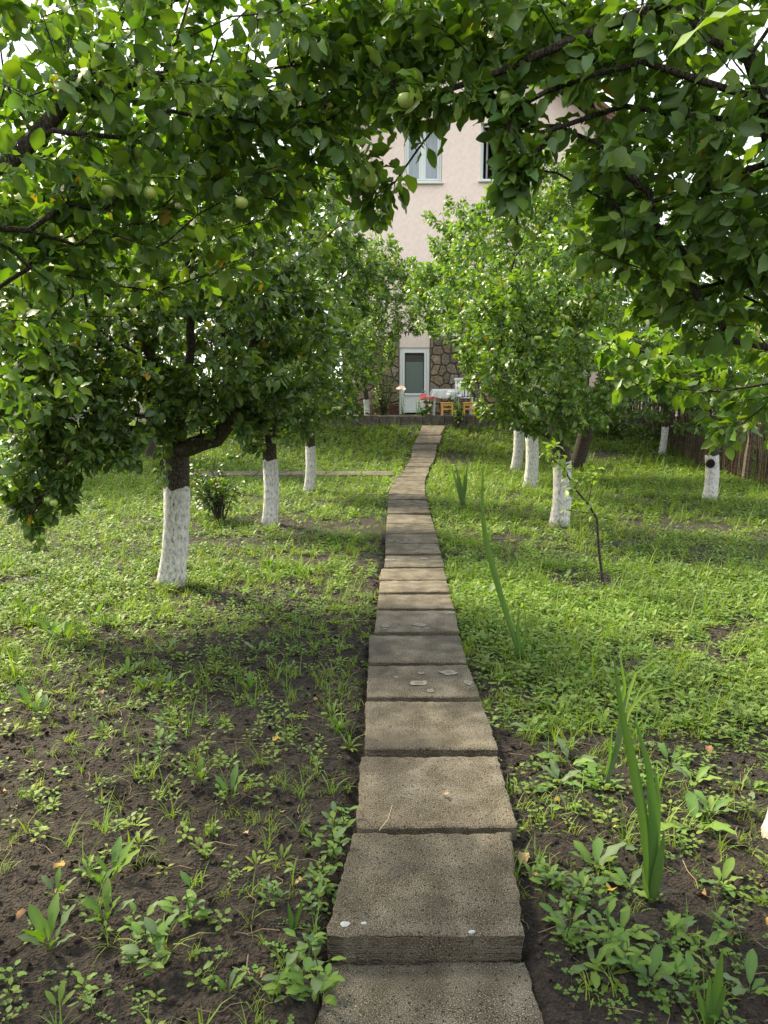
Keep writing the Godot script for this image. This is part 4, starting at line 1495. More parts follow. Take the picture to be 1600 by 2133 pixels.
func build_weeds() -> void:
	var tones := [Color(0.13, 0.24, 0.04), Color(0.10, 0.20, 0.045), Color(0.16, 0.26, 0.04), Color(0.13, 0.20, 0.09)]
	weed_leaves = {"upright": [], "rosette": [], "bush": []}
	for k in 4:
		weed_leaves.upright.append(leaf_shape(1.0, 0.30, 0.22, 0.22, 0.35, 0.035, tones[k], 0.62).mesh(M.weed))
		weed_leaves.rosette.append(leaf_shape(1.0, 0.32, 0.2, 0.35, 0.2, 0.045, tones[(k + 1) % 4], 0.66).mesh(M.weed))
		weed_leaves.bush.append(leaf_shape(0.42, 0.2, 0.12, 0.25, 0.25, 0.02, tones[k], 0.45).mesh(M.weed))
	var up := [[482, 1672, 0.12], [232, 1835, 0.13], [205, 1850, 0.09], [222, 1925, 0.10], [105, 1975, 0.13], [270, 1412, 0.09], [345, 1365, 0.13], [538, 1362, 0.12], [140, 1345, 0.2], [110, 1335, 0.17], [420, 1640, 0.12], [345, 1440, 0.15], [300, 1440, 0.1], [520, 1440, 0.09], [700, 1530, 0.07], [70, 1480, 0.12], [88, 1500, 0.1], [430, 1790, 0.05], [475, 2070, 0.06], [120, 1870, 0.08], [60, 1290, 0.14], [200, 1290, 0.12], [330, 1300, 0.1], [560, 1190, 0.12], [610, 1250, 0.1], [690, 1130, 0.13]]
	for k in up.size(): weed(G(up[k][0], up[k][1]), "upright", up[k][2] * 0.85, 900 + k, (sized(up[k][2]) + " broad-leaved weed in dug soil, " + by_slab(G(up[k][0], up[k][1]))).strip_edges(), "upright weeds in the dug soil")
	var ro := [[1118, 1362, 0.13], [1165, 1635, 0.11], [1185, 1600, 0.12], [1250, 1650, 0.10], [1395, 1590, 0.10], [1445, 1640, 0.10], [1240, 1815, 0.10], [1330, 1770, 0.09], [1450, 1730, 0.13], [1480, 1700, 0.09], [1310, 1860, 0.08], [1290, 1960, 0.08], [1350, 2060, 0.10], [1235, 2030, 0.09], [1500, 1850, 0.08], [1180, 1690, 0.07], [1565, 1650, 0.09], [1560, 2080, 0.09], [1120, 1440, 0.08], [1150, 1480, 0.09], [1110, 1530, 0.08], [1060, 1500, 0.06], [1050, 1260, 0.12], [1030, 1300, 0.12], [1010, 1340, 0.1], [1010, 1390, 0.08], [1400, 1420, 0.07], [1540, 1500, 0.07], [1460, 1980, 0.08], [1190, 1930, 0.07], [1225, 1440, 0.08], [1015, 1250, 0.12], [990, 1200, 0.1], [1120, 1290, 0.12], [1180, 1210, 0.12], [1330, 1250, 0.1], [1450, 1300, 0.1]]
	for k in ro.size(): weed(G(ro[k][0], ro[k][1]), "rosette", ro[k][2], 950 + k, (sized(ro[k][2]) + " leaf-rosette weed, " + by_slab(G(ro[k][0], ro[k][1]))).strip_edges(), "leaf rosettes on the weedy side")
	var bu := [[660, 2080, 0.14], [640, 2010, 0.1], [690, 1800, 0.11], [712, 1740, 0.1], [670, 1860, 0.08], [655, 1905, 0.08], [1150, 1870, 0.1], [1120, 1830, 0.08], [1200, 1880, 0.09], [1230, 1900, 0.1], [1180, 1960, 0.1], [1260, 1980, 0.11], [1300, 2040, 0.1], [390, 1930, 0.12], [320, 2020, 0.12], [300, 1960, 0.1], [600, 2080, 0.1], [330, 1600, 0.12], [350, 1560, 0.1], [1400, 1990, 0.1], [1430, 2100, 0.1], [1520, 1960, 0.08], [700, 1890, 0.06], [570, 1880, 0.08]]
	for k in bu.size(): weed(G(bu[k][0], bu[k][1]), "bush", bu[k][2], 1000 + k, (sized(bu[k][2]) + " fine-leaved branching weed, " + by_slab(G(bu[k][0], bu[k][1]))).strip_edges(), "branching weeds near the slabs")

func sword(root: Node3D, pts: Array, w: float, col: Color) -> void:
	# one long sword-shaped leaf with a keel
	var m := MB.new()
	var line := []
	var cv := Curve3D.new()
	for k in pts.size():
		var a: Vector3 = pts[maxi(k - 1, 0)]
		var b: Vector3 = pts[mini(k + 1, pts.size() - 1)]
		var tg := (b - a) / 6.0
		cv.add_point(pts[k], -tg, tg)
	var L := cv.get_baked_length()
	var n := 16
	var prev := []
	for k in n + 1:
		var t := float(k) / n
		var p := cv.sample_baked(L * t)
		var d := (cv.sample_baked(minf(L * t + 0.01, L)) - cv.sample_baked(maxf(L * t - 0.01, 0.0))).normalized()
		var s := d.cross(Vector3(0.25, 0.1, 1)).normalized()
		var nn := s.cross(d).normalized()
		var ww := w * 0.5 * pow(sin(PI * clampf(0.18 + 0.82 * t, 0, 1)), 0.7) + 0.0006
		if t > 0.5: ww = w * 0.5 * pow(maxf(1.0 - (t - 0.5) / 0.5, 0.0), 0.8) * 1.0 + 0.0006
		var q := [m.vert(p - s * ww, (nn - s * 0.5).normalized(), col), m.vert(p + nn * ww * 0.35, nn, Color(col.r * 1.2, col.g * 1.12, col.b)), m.vert(p + s * ww, (nn + s * 0.5).normalized(), col)]
		if k > 0:
			m.quad(prev[0], q[0], q[1], prev[1]); m.quad(prev[1], q[1], q[2], prev[2])
		prev = q
	put(m.mesh(M.weed), "leaf", root, Transform3D(Basis(), -root.position))

func build_swords() -> void:
	var g := Color(0.10, 0.195, 0.045)
	var g2 := Color(0.15, 0.23, 0.12)
	var b := G(1358, 1885)
	var D := -b.z
	var a := thing("gladiolus_plant", b, "tall sword-leaved plant with broad green blades rising from the weeds", "plant", "sword-leaved plants")
	sword(a, [b, P(1340, 1700, D), P(1318, 1590, D), P(1292, 1470, D - 0.03), P(1277, 1350, D - 0.05)], 0.031, g)
	sword(a, [b, P(1362, 1700, D), P(1352, 1600, D), P(1322, 1495, D)], 0.033, Color(0.09, 0.19, 0.045))
	sword(a, [b, P(1345, 1720, D + 0.02), P(1322, 1620, D + 0.02), P(1306, 1555, D + 0.02)], 0.03, Color(0.10, 0.21, 0.045))
	sword(a, [b, P(1375, 1790, D - 0.01), P(1384, 1730, D - 0.01)], 0.034, g)
	sword(a, [b, P(1366, 1760, D + 0.03), P(1372, 1660, D + 0.03), P(1362, 1590, D + 0.04)], 0.026, Color(0.085, 0.17, 0.045))
	sword(a, [b, P(1342, 1840, D - 0.01), P(1338, 1795, D - 0.01)], 0.012, g)
	var b2 := G(1262, 1640)
	D = -b2.z
	var c := thing("gladiolus_plant", b2, "thinner sword-leaved plant with pale blades arching over to one side", "plant", "sword-leaved plants")
	sword(c, [b2, P(1285, 1560, D), P(1300, 1470, D), P(1325, 1400, D), P(1375, 1370, D)], 0.022, g2)
	sword(c, [b2, P(1287, 1560, D), P(1310, 1480, D), P(1345, 1440, D), P(1412, 1429, D)], 0.018, g2)
	sword(c, [b2, P(1290, 1530, D), P(1302, 1430, D), P(1290, 1355, D)], 0.02, g)
	sword(c, [b2, P(1270, 1580, D), P(1276, 1510, D)], 0.012, g)
	var b3 := G(1086, 1372)
	D = -b3.z
	var e := thing("gladiolus_plant", b3, "very tall single thin blade bowing over towards the slab path", "plant", "sword-leaved plants")
	sword(e, [b3, P(1062, 1300, D), P(1030, 1195, D), P(1008, 1100, D), P(1005, 1020, D), P(1007, 953, D)], 0.034, g)
	sword(e, [b3, P(1078, 1310, D), P(1082, 1260, D)], 0.02, g)
	sword(e, [b3, P(1070, 1330, D), P(1056, 1290, D)], 0.02, g)
	sword(e, [b3, P(1095, 1320, D), P(1094, 1270, D)], 0.014, g)
	var b4 := G(966, 1062)
	D = -b4.z
	var f := thing("gladiolus_plant", b4, "clump of dark upright blades in grass beside the far slabs", "plant", "sword-leaved plants")
	for q in [[940, 970, 0.03], [948, 962, 0.04], [957, 985, 0.05], [968, 982, 0.04], [974, 990, 0.04], [976, 950, 0.03]]:
		sword(f, [b4 + Vector3(rf(-0.06, 0.02), 0, 0), P((q[0] + 964) * 0.5, (q[1] + 1050) * 0.5, D), P(q[0], q[1], D)], q[2], g)
	sword(f, [P(978, 1080, D - 0.2), P(968, 1040, D), P(952, 1020, D)], 0.03, g)
	var b5 := G(1480, 2150)
	D = -b5.z
	var h := thing("gladiolus_plant", b5, "short dark sword leaves at the very edge of the weed bed", "plant", "sword-leaved plants")
	for q in [[1505, 1975, 0.03], [1478, 2030, 0.026], [1450, 2060, 0.02], [1512, 2050, 0.024]]:
		sword(h, [b5, P((q[0] + 1482) * 0.5, (q[1] + 2150) * 0.5, D), P(q[0], q[1], D)], q[2], g)
	var b6 := G(610, 1945)
	var k6 := thing("gladiolus_plant", b6, "small blue-green blade pair in bare soil by the slabs", "plant", "sword-leaved plants")
	sword(k6, [b6, P(606, 1910, -b6.z), P(600, 1880, -b6.z)], 0.014, Color(0.06, 0.12, 0.05))
	sword(k6, [b6, P(620, 1910, -b6.z), P(632, 1870, -b6.z)], 0.012, Color(0.06, 0.12, 0.05))
	# young apple sapling
	var s0 := G(1259, 1228)
	D = -s0.z
	var sp3 := thing("apple_sapling", s0, "bare thin-stemmed young apple sapling leaning over the grass", "sapling")
	var st := MB.new()
	var line := [s0 + Vector3(0, -0.05, 0), P(1247, 1140, D), P(1243, 1080, D), P(1225, 1050, D), P(1195, 1015, D), P(1175, 975, D), P(1155, 930, D)]
	st.tube(line, [0.013, 0.011, 0.010, 0.009, 0.007, 0.005, 0.003], 7)
	var tw := [[P(1225, 1050, D), P(1235, 1000, D), P(1237, 980, D)], [P(1195, 1015, D), P(1215, 990, D)], [P(1175, 975, D), P(1150, 955, D), P(1140, 940, D)], [P(1240, 1070, D), P(1200, 1065, D), P(1180, 1062, D)]]
	for t in tw:
		var rr := []
		for q in t: rr.append(0.0035)
		st.tube(t, rr, 5)
	put(st.mesh(M.bark), "stem", sp3, Transform3D(Basis(), -s0))
	rng.seed = 66
	var ends := []
	for t in tw: ends.append_array(t)
	ends.append_array([line[4], line[5], line[6], line[5], line[6], (line[4] + line[5]) * 0.5, (line[5] + line[6]) * 0.5])
	for p in ends:
		for q in 6:
			var d := (rdir() + Vector3(0, 0.1, 0)).normalized()
			var x := d.cross(Vector3.UP + rdir() * 0.3).normalized()
			put(leaf_meshes[9 + rng.randi() % 3], "leaf", sp3, Transform3D(Basis(x, d, x.cross(d)).scaled(Vector3.ONE * 0.075 * rf(0.6, 1.1)), p - s0 + rdir() * 0.015))

func build_litter() -> void:
	rng.seed = 88
	var lf := []
	for c in [Color(0.36, 0.24, 0.06), Color(0.20, 0.115, 0.055), Color(0.33, 0.23, 0.13)]:
		var m := leaf_shape(0.05, 0.034, 0.5, 0.5, 0.3, 0.09, c)
		lf.append(m.mesh(M.dry))
	var spots := [[560, 1560, 0], [20, 1655, 0], [580, 1700, 2], [650, 1470, 1], [400, 1590, 2], [340, 1530, 1], [560, 2035, 1], [30, 1900, 1], [520, 1750, 2], [130, 1790, 0], [640, 1845, 2], [1145, 1665, 0], [1120, 1815, 2], [1100, 1780, 2], [1230, 1490, 0], [1125, 1545, 0], [1575, 1855, 0], [1590, 1930, 0], [1525, 1770, 2], [1480, 1880, 1], [1260, 1870, 0], [1475, 1560, 1], [1545, 1955, 1], [1290, 1740, 0], [1555, 1400, 2], [380, 1495, 0], [215, 1440, 1]]
	for s in spots:
		var p := G(s[0], s[1])
		var nm: String = ["yellow", "brown", "tan"][s[2]]
		var o := put(lf[s[2]], "fallen_leaf", self, Transform3D(Basis(Vector3.UP, rf(0, TAU)) * Basis(Vector3.RIGHT, -PI / 2 + rf(-0.5, 0.2)) * Basis().scaled(Vector3.ONE * rf(0.6, 1.2)), Vector3(p.x, gh(p.x, p.z) + 0.014, p.z)))
		tag(o, "curled %s fallen leaf on soil, %s" % [nm, by_slab(p)], "leaf", "fallen leaves on the soil")
	var q := onplane(940, 1665, 0.056)
	var one := put(lf[2], "fallen_leaf", self, Transform3D(Basis(Vector3.UP, 1.0) * Basis(Vector3.RIGHT, -PI / 2 + 0.2) * Basis().scaled(Vector3.ONE * 0.6), q + Vector3(0, 0.012, 0)))
	tag(one, "small dry tan leaf curled up on a concrete slab", "leaf", "fallen leaves on the soil")
	var st := MB.new()
	var a := onplane(790, 1730, 0.06)
	st.tube([a, a + Vector3(0.03, 0.006, -0.06), a + Vector3(0.045, 0.012, -0.14)], [0.0016, 0.0014, 0.0012], 4, Color(0.45, 0.36, 0.2))
	tag(put(st.mesh(M.dry), "dry_stalk", self), "dry straw-coloured stalk lying across a slab seam", "stalk")
	var ch := [[717, 1927, 0.017, "large white flake on the raised slab's front edge"], [757, 1924, 0.009, "small grey-white flake beside the large white one on the slab edge"], [983, 1942, 0.011, "white flake on the raised slab's edge, far from the other two"]]
	for c in ch:
		var p := onplane(c[0], c[1], 0.071)
		var m := MB.new()
		var rim := []
		for k in 7: rim.append(Vector3(cos(k * 0.9), 0, 0.7 * sin(k * 0.9)) * c[2] * rf(0.6, 1.15) + Vector3(0, rf(0.0, 0.25) * c[2], 0))
		for k in 7:
			m.flat3(Vector3(0, c[2] * 0.3, 0), rim[k], rim[(k + 1) % 7], Vector3.UP)
			m.flat(rim[k], rim[(k + 1) % 7], rim[(k + 1) % 7] * Vector3(0.9, 0, 0.9) - Vector3(0, 0.004, 0), rim[k] * Vector3(0.9, 0, 0.9) - Vector3(0, 0.004, 0), rim[k])
		tag(put(m.mesh(M.chip), "stone_chip", self, Transform3D(Basis(), p + Vector3(0, 0.002, 0))), c[3], "chip", "white flakes on the slab edge")

# ---------------------------------------------------------------- the orchard
func build_trees() -> void:
	for k in LEAF_TONES.size():
		var c: Color = LEAF_TONES[k]
		leaf_meshes.append(leaf_shape(1.0, 0.62, 0.22, 0.22, 0.32, 0.025, c, 0.45).mesh(M.apple_leaf))
		leaf_meshes.append(leaf_shape(1.0, 0.56, 0.10, 0.35, 0.36, 0.04, tone(c, 1.15), 0.42).mesh(M.apple_leaf))
		leaf_meshes.append(leaf_shape(0.95, 0.6, 0.38, 0.12, 0.3, 0.015, tone(c, 0.9), 0.48).mesh(M.apple_leaf))
	leaf_unit = leaf_shape(1.0, 0.58, 0.25, 0.25, 0.32, 0.045, Color.WHITE, 0.45).mesh(M.apple_leaf)
	apple_mesh = apple_shape().mesh(M.apple)
	var gap := [[830, 150, 1130, 560], [815, 560, 900, 700], [815, 700, 955, 900]]
	var pts := []
	# near tree whose trunk stands just outside the frame on the left
	rng.seed = 1
	cloud_px(pts, 150, 260, 2.75, 0.7, 0.55, 0.55, 150)
	cloud_px(pts, 470, 130, 2.85, 0.8, 0.5, 0.55, 170)
	cloud_px(pts, 640, 240, 3.0, 0.4, 0.4, 0.4, 75)
	cloud_px(pts, 720, 60, 2.95, 0.45, 0.3, 0.45, 55)
	cloud_px(pts, 30, 620, 2.9, 0.3, 0.5, 0.4, 45)
	cloud_px(pts, 280, 430, 3.1, 0.65, 0.35, 0.45, 110)
	ball(pts, Vector3(-2.7, 2.7, -2.6), Vector3(0.9, 0.9, 1.1), 120)
	ball(pts, Vector3(-1.4, 3.6, -1.6), Vector3(1.0, 0.5, 1.0), 30)
	tree({seed = 11, base = Vector3(-1.9, -0.01, -2.4), crotch = Vector3(-1.88, 1.15, -2.42), r = 0.1, label = "overhanging apple tree with large near leaves and apples, forked limb over grass", pts = drop(pts, gap + [[790, 200, 1700, 2000]]),
		guides = [{p = px_line([-160, 460, 2.5, 0, 350, 2.6, 70, 290, 2.65, 150, 200, 2.7, 280, 165, 2.8, 345, 160, 2.9]), r0 = 0.035, r1 = 0.02},
			{p = px_line([205, 185, 2.75, 230, 100, 2.75, 275, -10, 2.75]), r0 = 0.013, r1 = 0.009, join = true}, {p = px_line([285, 160, 2.8, 288, 80, 2.8, 292, -60, 2.8]), r0 = 0.013, r1 = 0.01, join = true},
			{p = px_line([345, 160, 2.9, 352, 80, 2.9, 358, -60, 2.9]), r0 = 0.012, r1 = 0.008, join = true}, {p = px_line([345, 160, 2.9, 560, 190, 2.95, 690, 250, 2.9]), r0 = 0.014, r1 = 0.006, join = true},
			{p = px_line([690, 250, 2.9, 715, 170, 2.9, 785, 100, 2.85]), r0 = 0.007, r1 = 0.005, join = true}, {p = px_line([-100, 470, 2.6, 60, 480, 2.7, 140, 425, 2.8, 215, 440, 2.8]), r0 = 0.014, r1 = 0.007, join = true}],
		fruit = [P(225, 398, 2.5), P(312, 402, 2.5), P(283, 392, 2.52), P(265, 496, 2.9), P(313, 492, 2.9), P(290, 318, 2.6), P(750, 362, 2.6), P(770, 374, 2.6), P(693, 275, 2.8), P(552, 386, 2.9), P(536, 350, 3.0), P(488, 512, 3.2), P(504, 524, 3.2)],
		leaves = 5.2, leaf = 0.070, singles = 300, apples = 8, wash = 0.75, bright = 1.4, tip = 0.0016, thin = 0.008})
	# near tree at the right edge
	pts = []
	rng.seed = 2
	cloud_px(pts, 1400, 230, 2.5, 0.45, 0.45, 0.5, 140)
	cloud_px(pts, 1520, 420, 2.5, 0.42, 0.45, 0.45, 130)
	cloud_px(pts, 1430, 560, 2.6, 0.36, 0.28, 0.4, 60)
	cloud_px(pts, 1200, 10, 2.6, 0.55, 0.22, 0.45, 90)
	cloud_px(pts, 920, 15, 2.8, 0.5, 0.22, 0.4, 75)
	cloud_px(pts, 1230, 400, 2.5, 0.2, 0.25, 0.3, 30)
	cloud_px(pts, 1010, 90, 2.6, 0.35, 0.1, 0.3, 40)
	cloud_px(pts, 830, 130, 2.75, 0.14, 0.16, 0.25, 25)
	cloud_px(pts, 1480, 740, 3.1, 0.5, 0.16, 0.4, 45)
	cloud_px(pts, 1560, 830, 3.0, 0.25, 0.2, 0.3, 25)
	ball(pts, Vector3(2.6, 2.8, -1.9), Vector3(1.1, 0.9, 1.1), 80)
	ball(pts, Vector3(1.4, 3.5, -1.7), Vector3(1.0, 0.5, 1.0), 30)
	var over_wall := []
	cloud_px(over_wall, 980, 215, 2.5, 0.2, 0.06, 0.12, 16)
	cloud_px(over_wall, 1075, 300, 2.45, 0.07, 0.14, 0.1, 12)
	cloud_px(over_wall, 790, 400, 2.9, 0.07, 0.1, 0.1, 10)
	var rb := G(1652, 1745)
	var near_leaf := []
	var q0 := P(1600, 20, 0.95)
	near_leaf.append([q0, Basis(Vector3(0.1, 0.3, -0.9).normalized() * 0.075, Vector3(-1, -0.1, 0.1).normalized() * 0.085, Vector3(0.1, 0.9, 0.3).normalized() * 0.12), 10])
	tree({seed = 12, base = rb, crotch = rb + Vector3(0.06, 1.15, -0.05), r = 0.085, label = "apple tree whose dark branches reach over the path before the pink house", pts = drop(pts, [[860, 150, 1050, 2000], [760, 290, 1050, 2000], [1050, 170, 1130, 640], [1130, 280, 1200, 520], [800, 660, 1240, 2000], [1200, 560, 1300, 690]]) + over_wall,
		guides = [{p = px_line([1640, 400, 2.4, 1560, 120, 2.3, 1390, 5, 2.3, 1250, 60, 2.35, 1120, 115, 2.4, 1040, 150, 2.45, 895, 200, 2.55, 835, 235, 2.6]), r0 = 0.022, r1 = 0.006},
			{p = px_line([1560, 200, 2.35, 1345, 130, 2.35, 1235, 155, 2.35, 1140, 190, 2.4, 1065, 230, 2.42, 1057, 280, 2.42, 1060, 350, 2.42, 1065, 415, 2.42]), r0 = 0.012, r1 = 0.004, join = true},
			{p = px_line([1560, 250, 2.35, 1300, 220, 2.4, 1150, 270, 2.4, 1110, 330, 2.41, 1070, 415, 2.42, 1080, 480, 2.42]), r0 = 0.011, r1 = 0.0035, join = true},
			{p = px_line([1600, 340, 2.4, 1465, 385, 2.4, 1300, 440, 2.5, 1160, 360, 2.5]), r0 = 0.012, r1 = 0.004, join = true},
			{p = px_line([1640, 500, 2.4, 1600, 560, 2.5, 1525, 580, 2.6, 1435, 610, 2.6, 1370, 650, 2.6]), r0 = 0.012, r1 = 0.004, join = true},
			{p = px_line([1640, 560, 2.5, 1600, 730, 2.9, 1480, 730, 3.1, 1360, 740, 3.2, 1250, 700, 3.2]), r0 = 0.012, r1 = 0.004, join = true},
			{p = px_line([835, 235, 2.6, 800, 100, 2.7, 900, 20, 2.7]), r0 = 0.006, r1 = 0.004, join = true}],
		fruit = [P(845, 208, 2.4), P(1440, 182, 2.4), P(1330, 150, 2.4), P(1350, 430, 2.5), P(1370, 650, 2.6), P(1050, 205, 2.45)],
		leaves = 5.0, leaf = 0.068, singles = 300, apples = 6, wash = 0.75, extra_leaves = near_leaf, bright = 1.4, tip = 0.0015, thin = 0.0075})
	# left row
	pts = []
	rng.seed = 3
	cloud_px(pts, 390, 620, 5.6, 1.15, 0.95, 0.85, 380)
	cloud_px(pts, 560, 700, 5.3, 0.45, 0.6, 0.6, 100)
	cloud_px(pts, 190, 800, 5.2, 0.6, 0.32, 0.5, 90)
	cloud_px(pts, 95, 1010, 4.8, 0.25, 0.28, 0.25, 45)
	cloud_px(pts, 240, 930, 4.9, 0.3, 0.14, 0.3, 35)
	cloud_px(pts, 430, 380, 5.5, 0.9, 0.5, 0.7, 130)
	cloud_px(pts, 430, 830, 5.3, 0.55, 0.25, 0.4, 80)
	cloud_px(pts, 70, 740, 4.9, 0.5, 0.55, 0.45, 120)
	cloud_px(pts, 150, 900, 4.9, 0.35, 0.25, 0.35, 50)
	ball(pts, Vector3(-2.15, 2.6, -4.35), Vector3(0.75, 0.65, 0.7), 110)
	var b := G(352, 1222)
	tree({seed = 13, base = b, crotch = P(368, 935, -b.z), r = 0.093, label = "thick whitewashed apple tree with a drooping low bough beside the dug soil", pts = drop(pts, gap + [[740, 0, 1700, 2200]]),
		guides = [{p = px_line([450, 915, 5.5, 500, 850, 5.4, 515, 760, 5.3, 560, 600, 5.2]), r0 = 0.072, r1 = 0.02}, {p = px_line([393, 800, 5.6, 400, 650, 5.6, 385, 450, 5.6]), r0 = 0.05, r1 = 0.015},
			{p = px_line([330, 840, 5.5, 310, 700, 5.4, 250, 520, 5.3]), r0 = 0.055, r1 = 0.015}, {p = px_line([320, 890, 5.4, 200, 890, 5.0, 120, 980, 4.8, 60, 1080, 4.7, 85, 1140, 4.7]), r0 = 0.022, r1 = 0.005}],
		leaves = 6.6, leaf = 0.074, singles = 300, apples = 34, apple = 0.025, wash = 0.77, bright = 0.9,
		fruit = [P(117, 952, 4.9), P(130, 956, 4.9), P(78, 1118, 4.7), P(330, 922, 5.2), P(345, 920, 5.2), P(335, 1005, 5.2), P(780, 470, 4.4), P(770, 460, 4.4), P(790, 480, 4.4), P(785, 455, 4.4)]})
	pts = []
	rng.seed = 4
	cloud_px(pts, 610, 690, 8.3, 0.85, 1.15, 0.9, 340)
	cloud_px(pts, 640, 480, 8.0, 0.5, 0.55, 0.6, 90)
	cloud_px(pts, 500, 900, 8.3, 0.5, 0.3, 0.4, 60)
	cloud_px(pts, 580, 830, 8.2, 0.6, 0.35, 0.6, 90)
	b = G(560, 1094)
	tree({seed = 14, base = b, crotch = P(560, 925, -b.z), r = 0.08, label = "whitewashed apple tree second in the row, dark shrub at its foot", pts = drop(pts, gap + [[750, 0, 1700, 2200]]), leaves = 5.6, leaf = 0.08, singles = 300, apples = 26, wash = 0.73, bright = 0.92})
	pts = []
	rng.seed = 5
	cloud_px(pts, 660, 730, 10.9, 0.85, 1.1, 0.9, 300)
	cloud_px(pts, 700, 560, 10.8, 0.55, 0.6, 0.6, 80)
	cloud_px(pts, 660, 850, 10.8, 0.7, 0.35, 0.6, 80)
	cloud_px(pts, 700, 430, 10.8, 0.5, 0.8, 0.6, 90)
	cloud_px(pts, 750, 580, 10.9, 0.3, 0.5, 0.4, 45)
	b = G(642, 1025)
	tree({seed = 15, base = b, crotch = P(645, 905, -b.z), r = 0.073, label = "whitewashed apple tree standing next to the side path", pts = drop(pts, gap + [[735, 0, 1700, 470], [800, 0, 1700, 2200]]), leaves = 5.4, leaf = 0.085, singles = 150, apples = 18, wash = 0.67, bright = 1.0})
	pts = []
	rng.seed = 6
	cloud_px(pts, 765, 690, 17.2, 0.75, 1.2, 0.9, 230)
	cloud_px(pts, 790, 560, 17.0, 0.7, 0.6, 0.7, 90)
	cloud_px(pts, 840, 625, 16.8, 0.75, 0.85, 0.6, 150)
	cloud_px(pts, 780, 540, 16.8, 0.7, 0.6, 0.6, 80)
	b = G(762, 889)
	tree({seed = 16, base = b, crotch = P(761, 812, -b.z), r = 0.062, label = "slender whitewashed apple tree before the house's stone wall", pts = drop(pts, [[700, 0, 1700, 460], [832, 0, 1700, 535], [828, 724, 1700, 900]]), leaves = 5.0, leaf = 0.095, singles = 60, apples = 8, wash = 0.62, bright = 1.4})
	# right row
	pts = []
	rng.seed = 7
	cloud_px(pts, 1140, 725, 8.1, 1.0, 0.88, 0.9, 350)
	cloud_px(pts, 1060, 620, 8.2, 0.6, 0.6, 0.7, 120)
	cloud_px(pts, 1200, 560, 8.4, 0.6, 0.6, 0.7, 110)
	cloud_px(pts, 1130, 860, 8.0, 0.7, 0.25, 0.6, 80)
	b = G(1162, 1097)
	tree({seed = 17, base = b, crotch = P(1168, 930, -b.z), r = 0.098, label = "stout whitewashed apple tree with scarred bark behind the sapling", pts = drop(pts, gap + [[800, 0, 960, 2200], [1000, 925, 1320, 1200]]), leaves = 5.6, leaf = 0.08, singles = 300, apples = 46, wash = 0.72, bright = 1.15})
	pts = []
	rng.seed = 8
	cloud_px(pts, 1080, 620, 11.3, 1.3, 1.5, 1.0, 380)
	cloud_px(pts, 1130, 430, 11.4, 0.9, 0.75, 0.8, 130)
	cloud_px(pts, 1180, 380, 11.4, 0.7, 0.6, 0.6, 100)
	b = G(1102, 1016)
	tree({seed = 18, base = b, crotch = P(1106, 890, -b.z), r = 0.094, label = "smooth whitewashed apple trunk, nearer one of the close pair", pts = drop(pts, [[800, 0, 900, 700], [800, 700, 965, 900], [840, 0, 1060, 370]]), leaves = 5.6, leaf = 0.09, singles = 200, apples = 30, wash = 0.80, bright = 1.35})
	pts = []
	rng.seed = 9
	cloud_px(pts, 1000, 620, 13.6, 1.1, 1.2, 1.0, 260)
	cloud_px(pts, 915, 600, 13.9, 0.75, 0.75, 0.6, 150)
	cloud_px(pts, 960, 480, 13.9, 0.65, 0.6, 0.6, 110)
	b = G(1073, 980)
	tree({seed = 19, base = b, crotch = P(1080, 870, -b.z), r = 0.09, label = "whitewashed apple trunk, farther one of the close pair", pts = drop(pts, [[780, 0, 885, 530], [700, 722, 950, 900], [880, 0, 1060, 395], [1060, 0, 1700, 330]]), leaves = 5.4, leaf = 0.095, singles = 100, apples = 24, wash = 0.72, bright = 1.4})
	pts = []
	rng.seed = 10
	cloud_px(pts, 1460, 740, 10.1, 1.4, 1.0, 1.0, 340)
	cloud_px(pts, 1560, 560, 10.2, 0.9, 0.8, 0.9, 120)
	b = G(1476, 1043)
	var knot_tree := tree({seed = 20, base = b, crotch = P(1480, 915, -b.z), r = 0.086, label = "stained whitewashed apple tree with a black sawn knot hole", pts = drop(pts, [[1200, 900, 1700, 1200]]), leaves = 5.4, leaf = 0.085, singles = 200, apples = 20, wash = 0.62, bright = 0.85})
	var kn := MB.new()
	var kc := P(1479, 965, -b.z - 0.10) - b
	kn.tube([kc, kc + Vector3(0, -0.005, 0.03)], [0.062, 0.058], 16, Color(0.75, 0.75, 0.72), false)
	var ring := kn.v.size() - 16
	var hole := kn.vert(kc + Vector3(0, 0, 0.012), Vector3.BACK, Color(0.06, 0.05, 0.05))
	for s in 16:
		var a1 := kn.vert(kn.v[ring + s], Vector3.BACK, Color(0.08, 0.07, 0.07))
		var a2 := kn.vert(kn.v[ring + (s + 1) % 16], Vector3.BACK, Color(0.08, 0.07, 0.07))
		kn.tri(hole, a1, a2)
	put(kn.mesh(M.bark), "knot_hole", knot_tree)
	pts = []
	rng.seed = 21
	cloud_px(pts, 1250, 720, 13.2, 1.3, 1.0, 1.0, 240)
	cloud_px(pts, 1215, 850, 13.0, 0.8, 0.25, 0.5, 80)
	b = P(1196, 925, 13.9); b.y = prof(13.9)
	tree({seed = 21, base = b, crotch = P(1228, 850, 13.8), r = 0.13, label = "dark unpainted apple trunk leaning behind the paired white trunks", pts = drop(pts, [[1100, 890, 1700, 1200]]), leaves = 5.4, leaf = 0.095, singles = 60, apples = 10, wash = 0.0, bright = 0.9})
	pts = []
	rng.seed = 22
	cloud_px(pts, 1410, 740, 15.2, 1.6, 0.95, 1.1, 240)
	b = G(1377, 947)
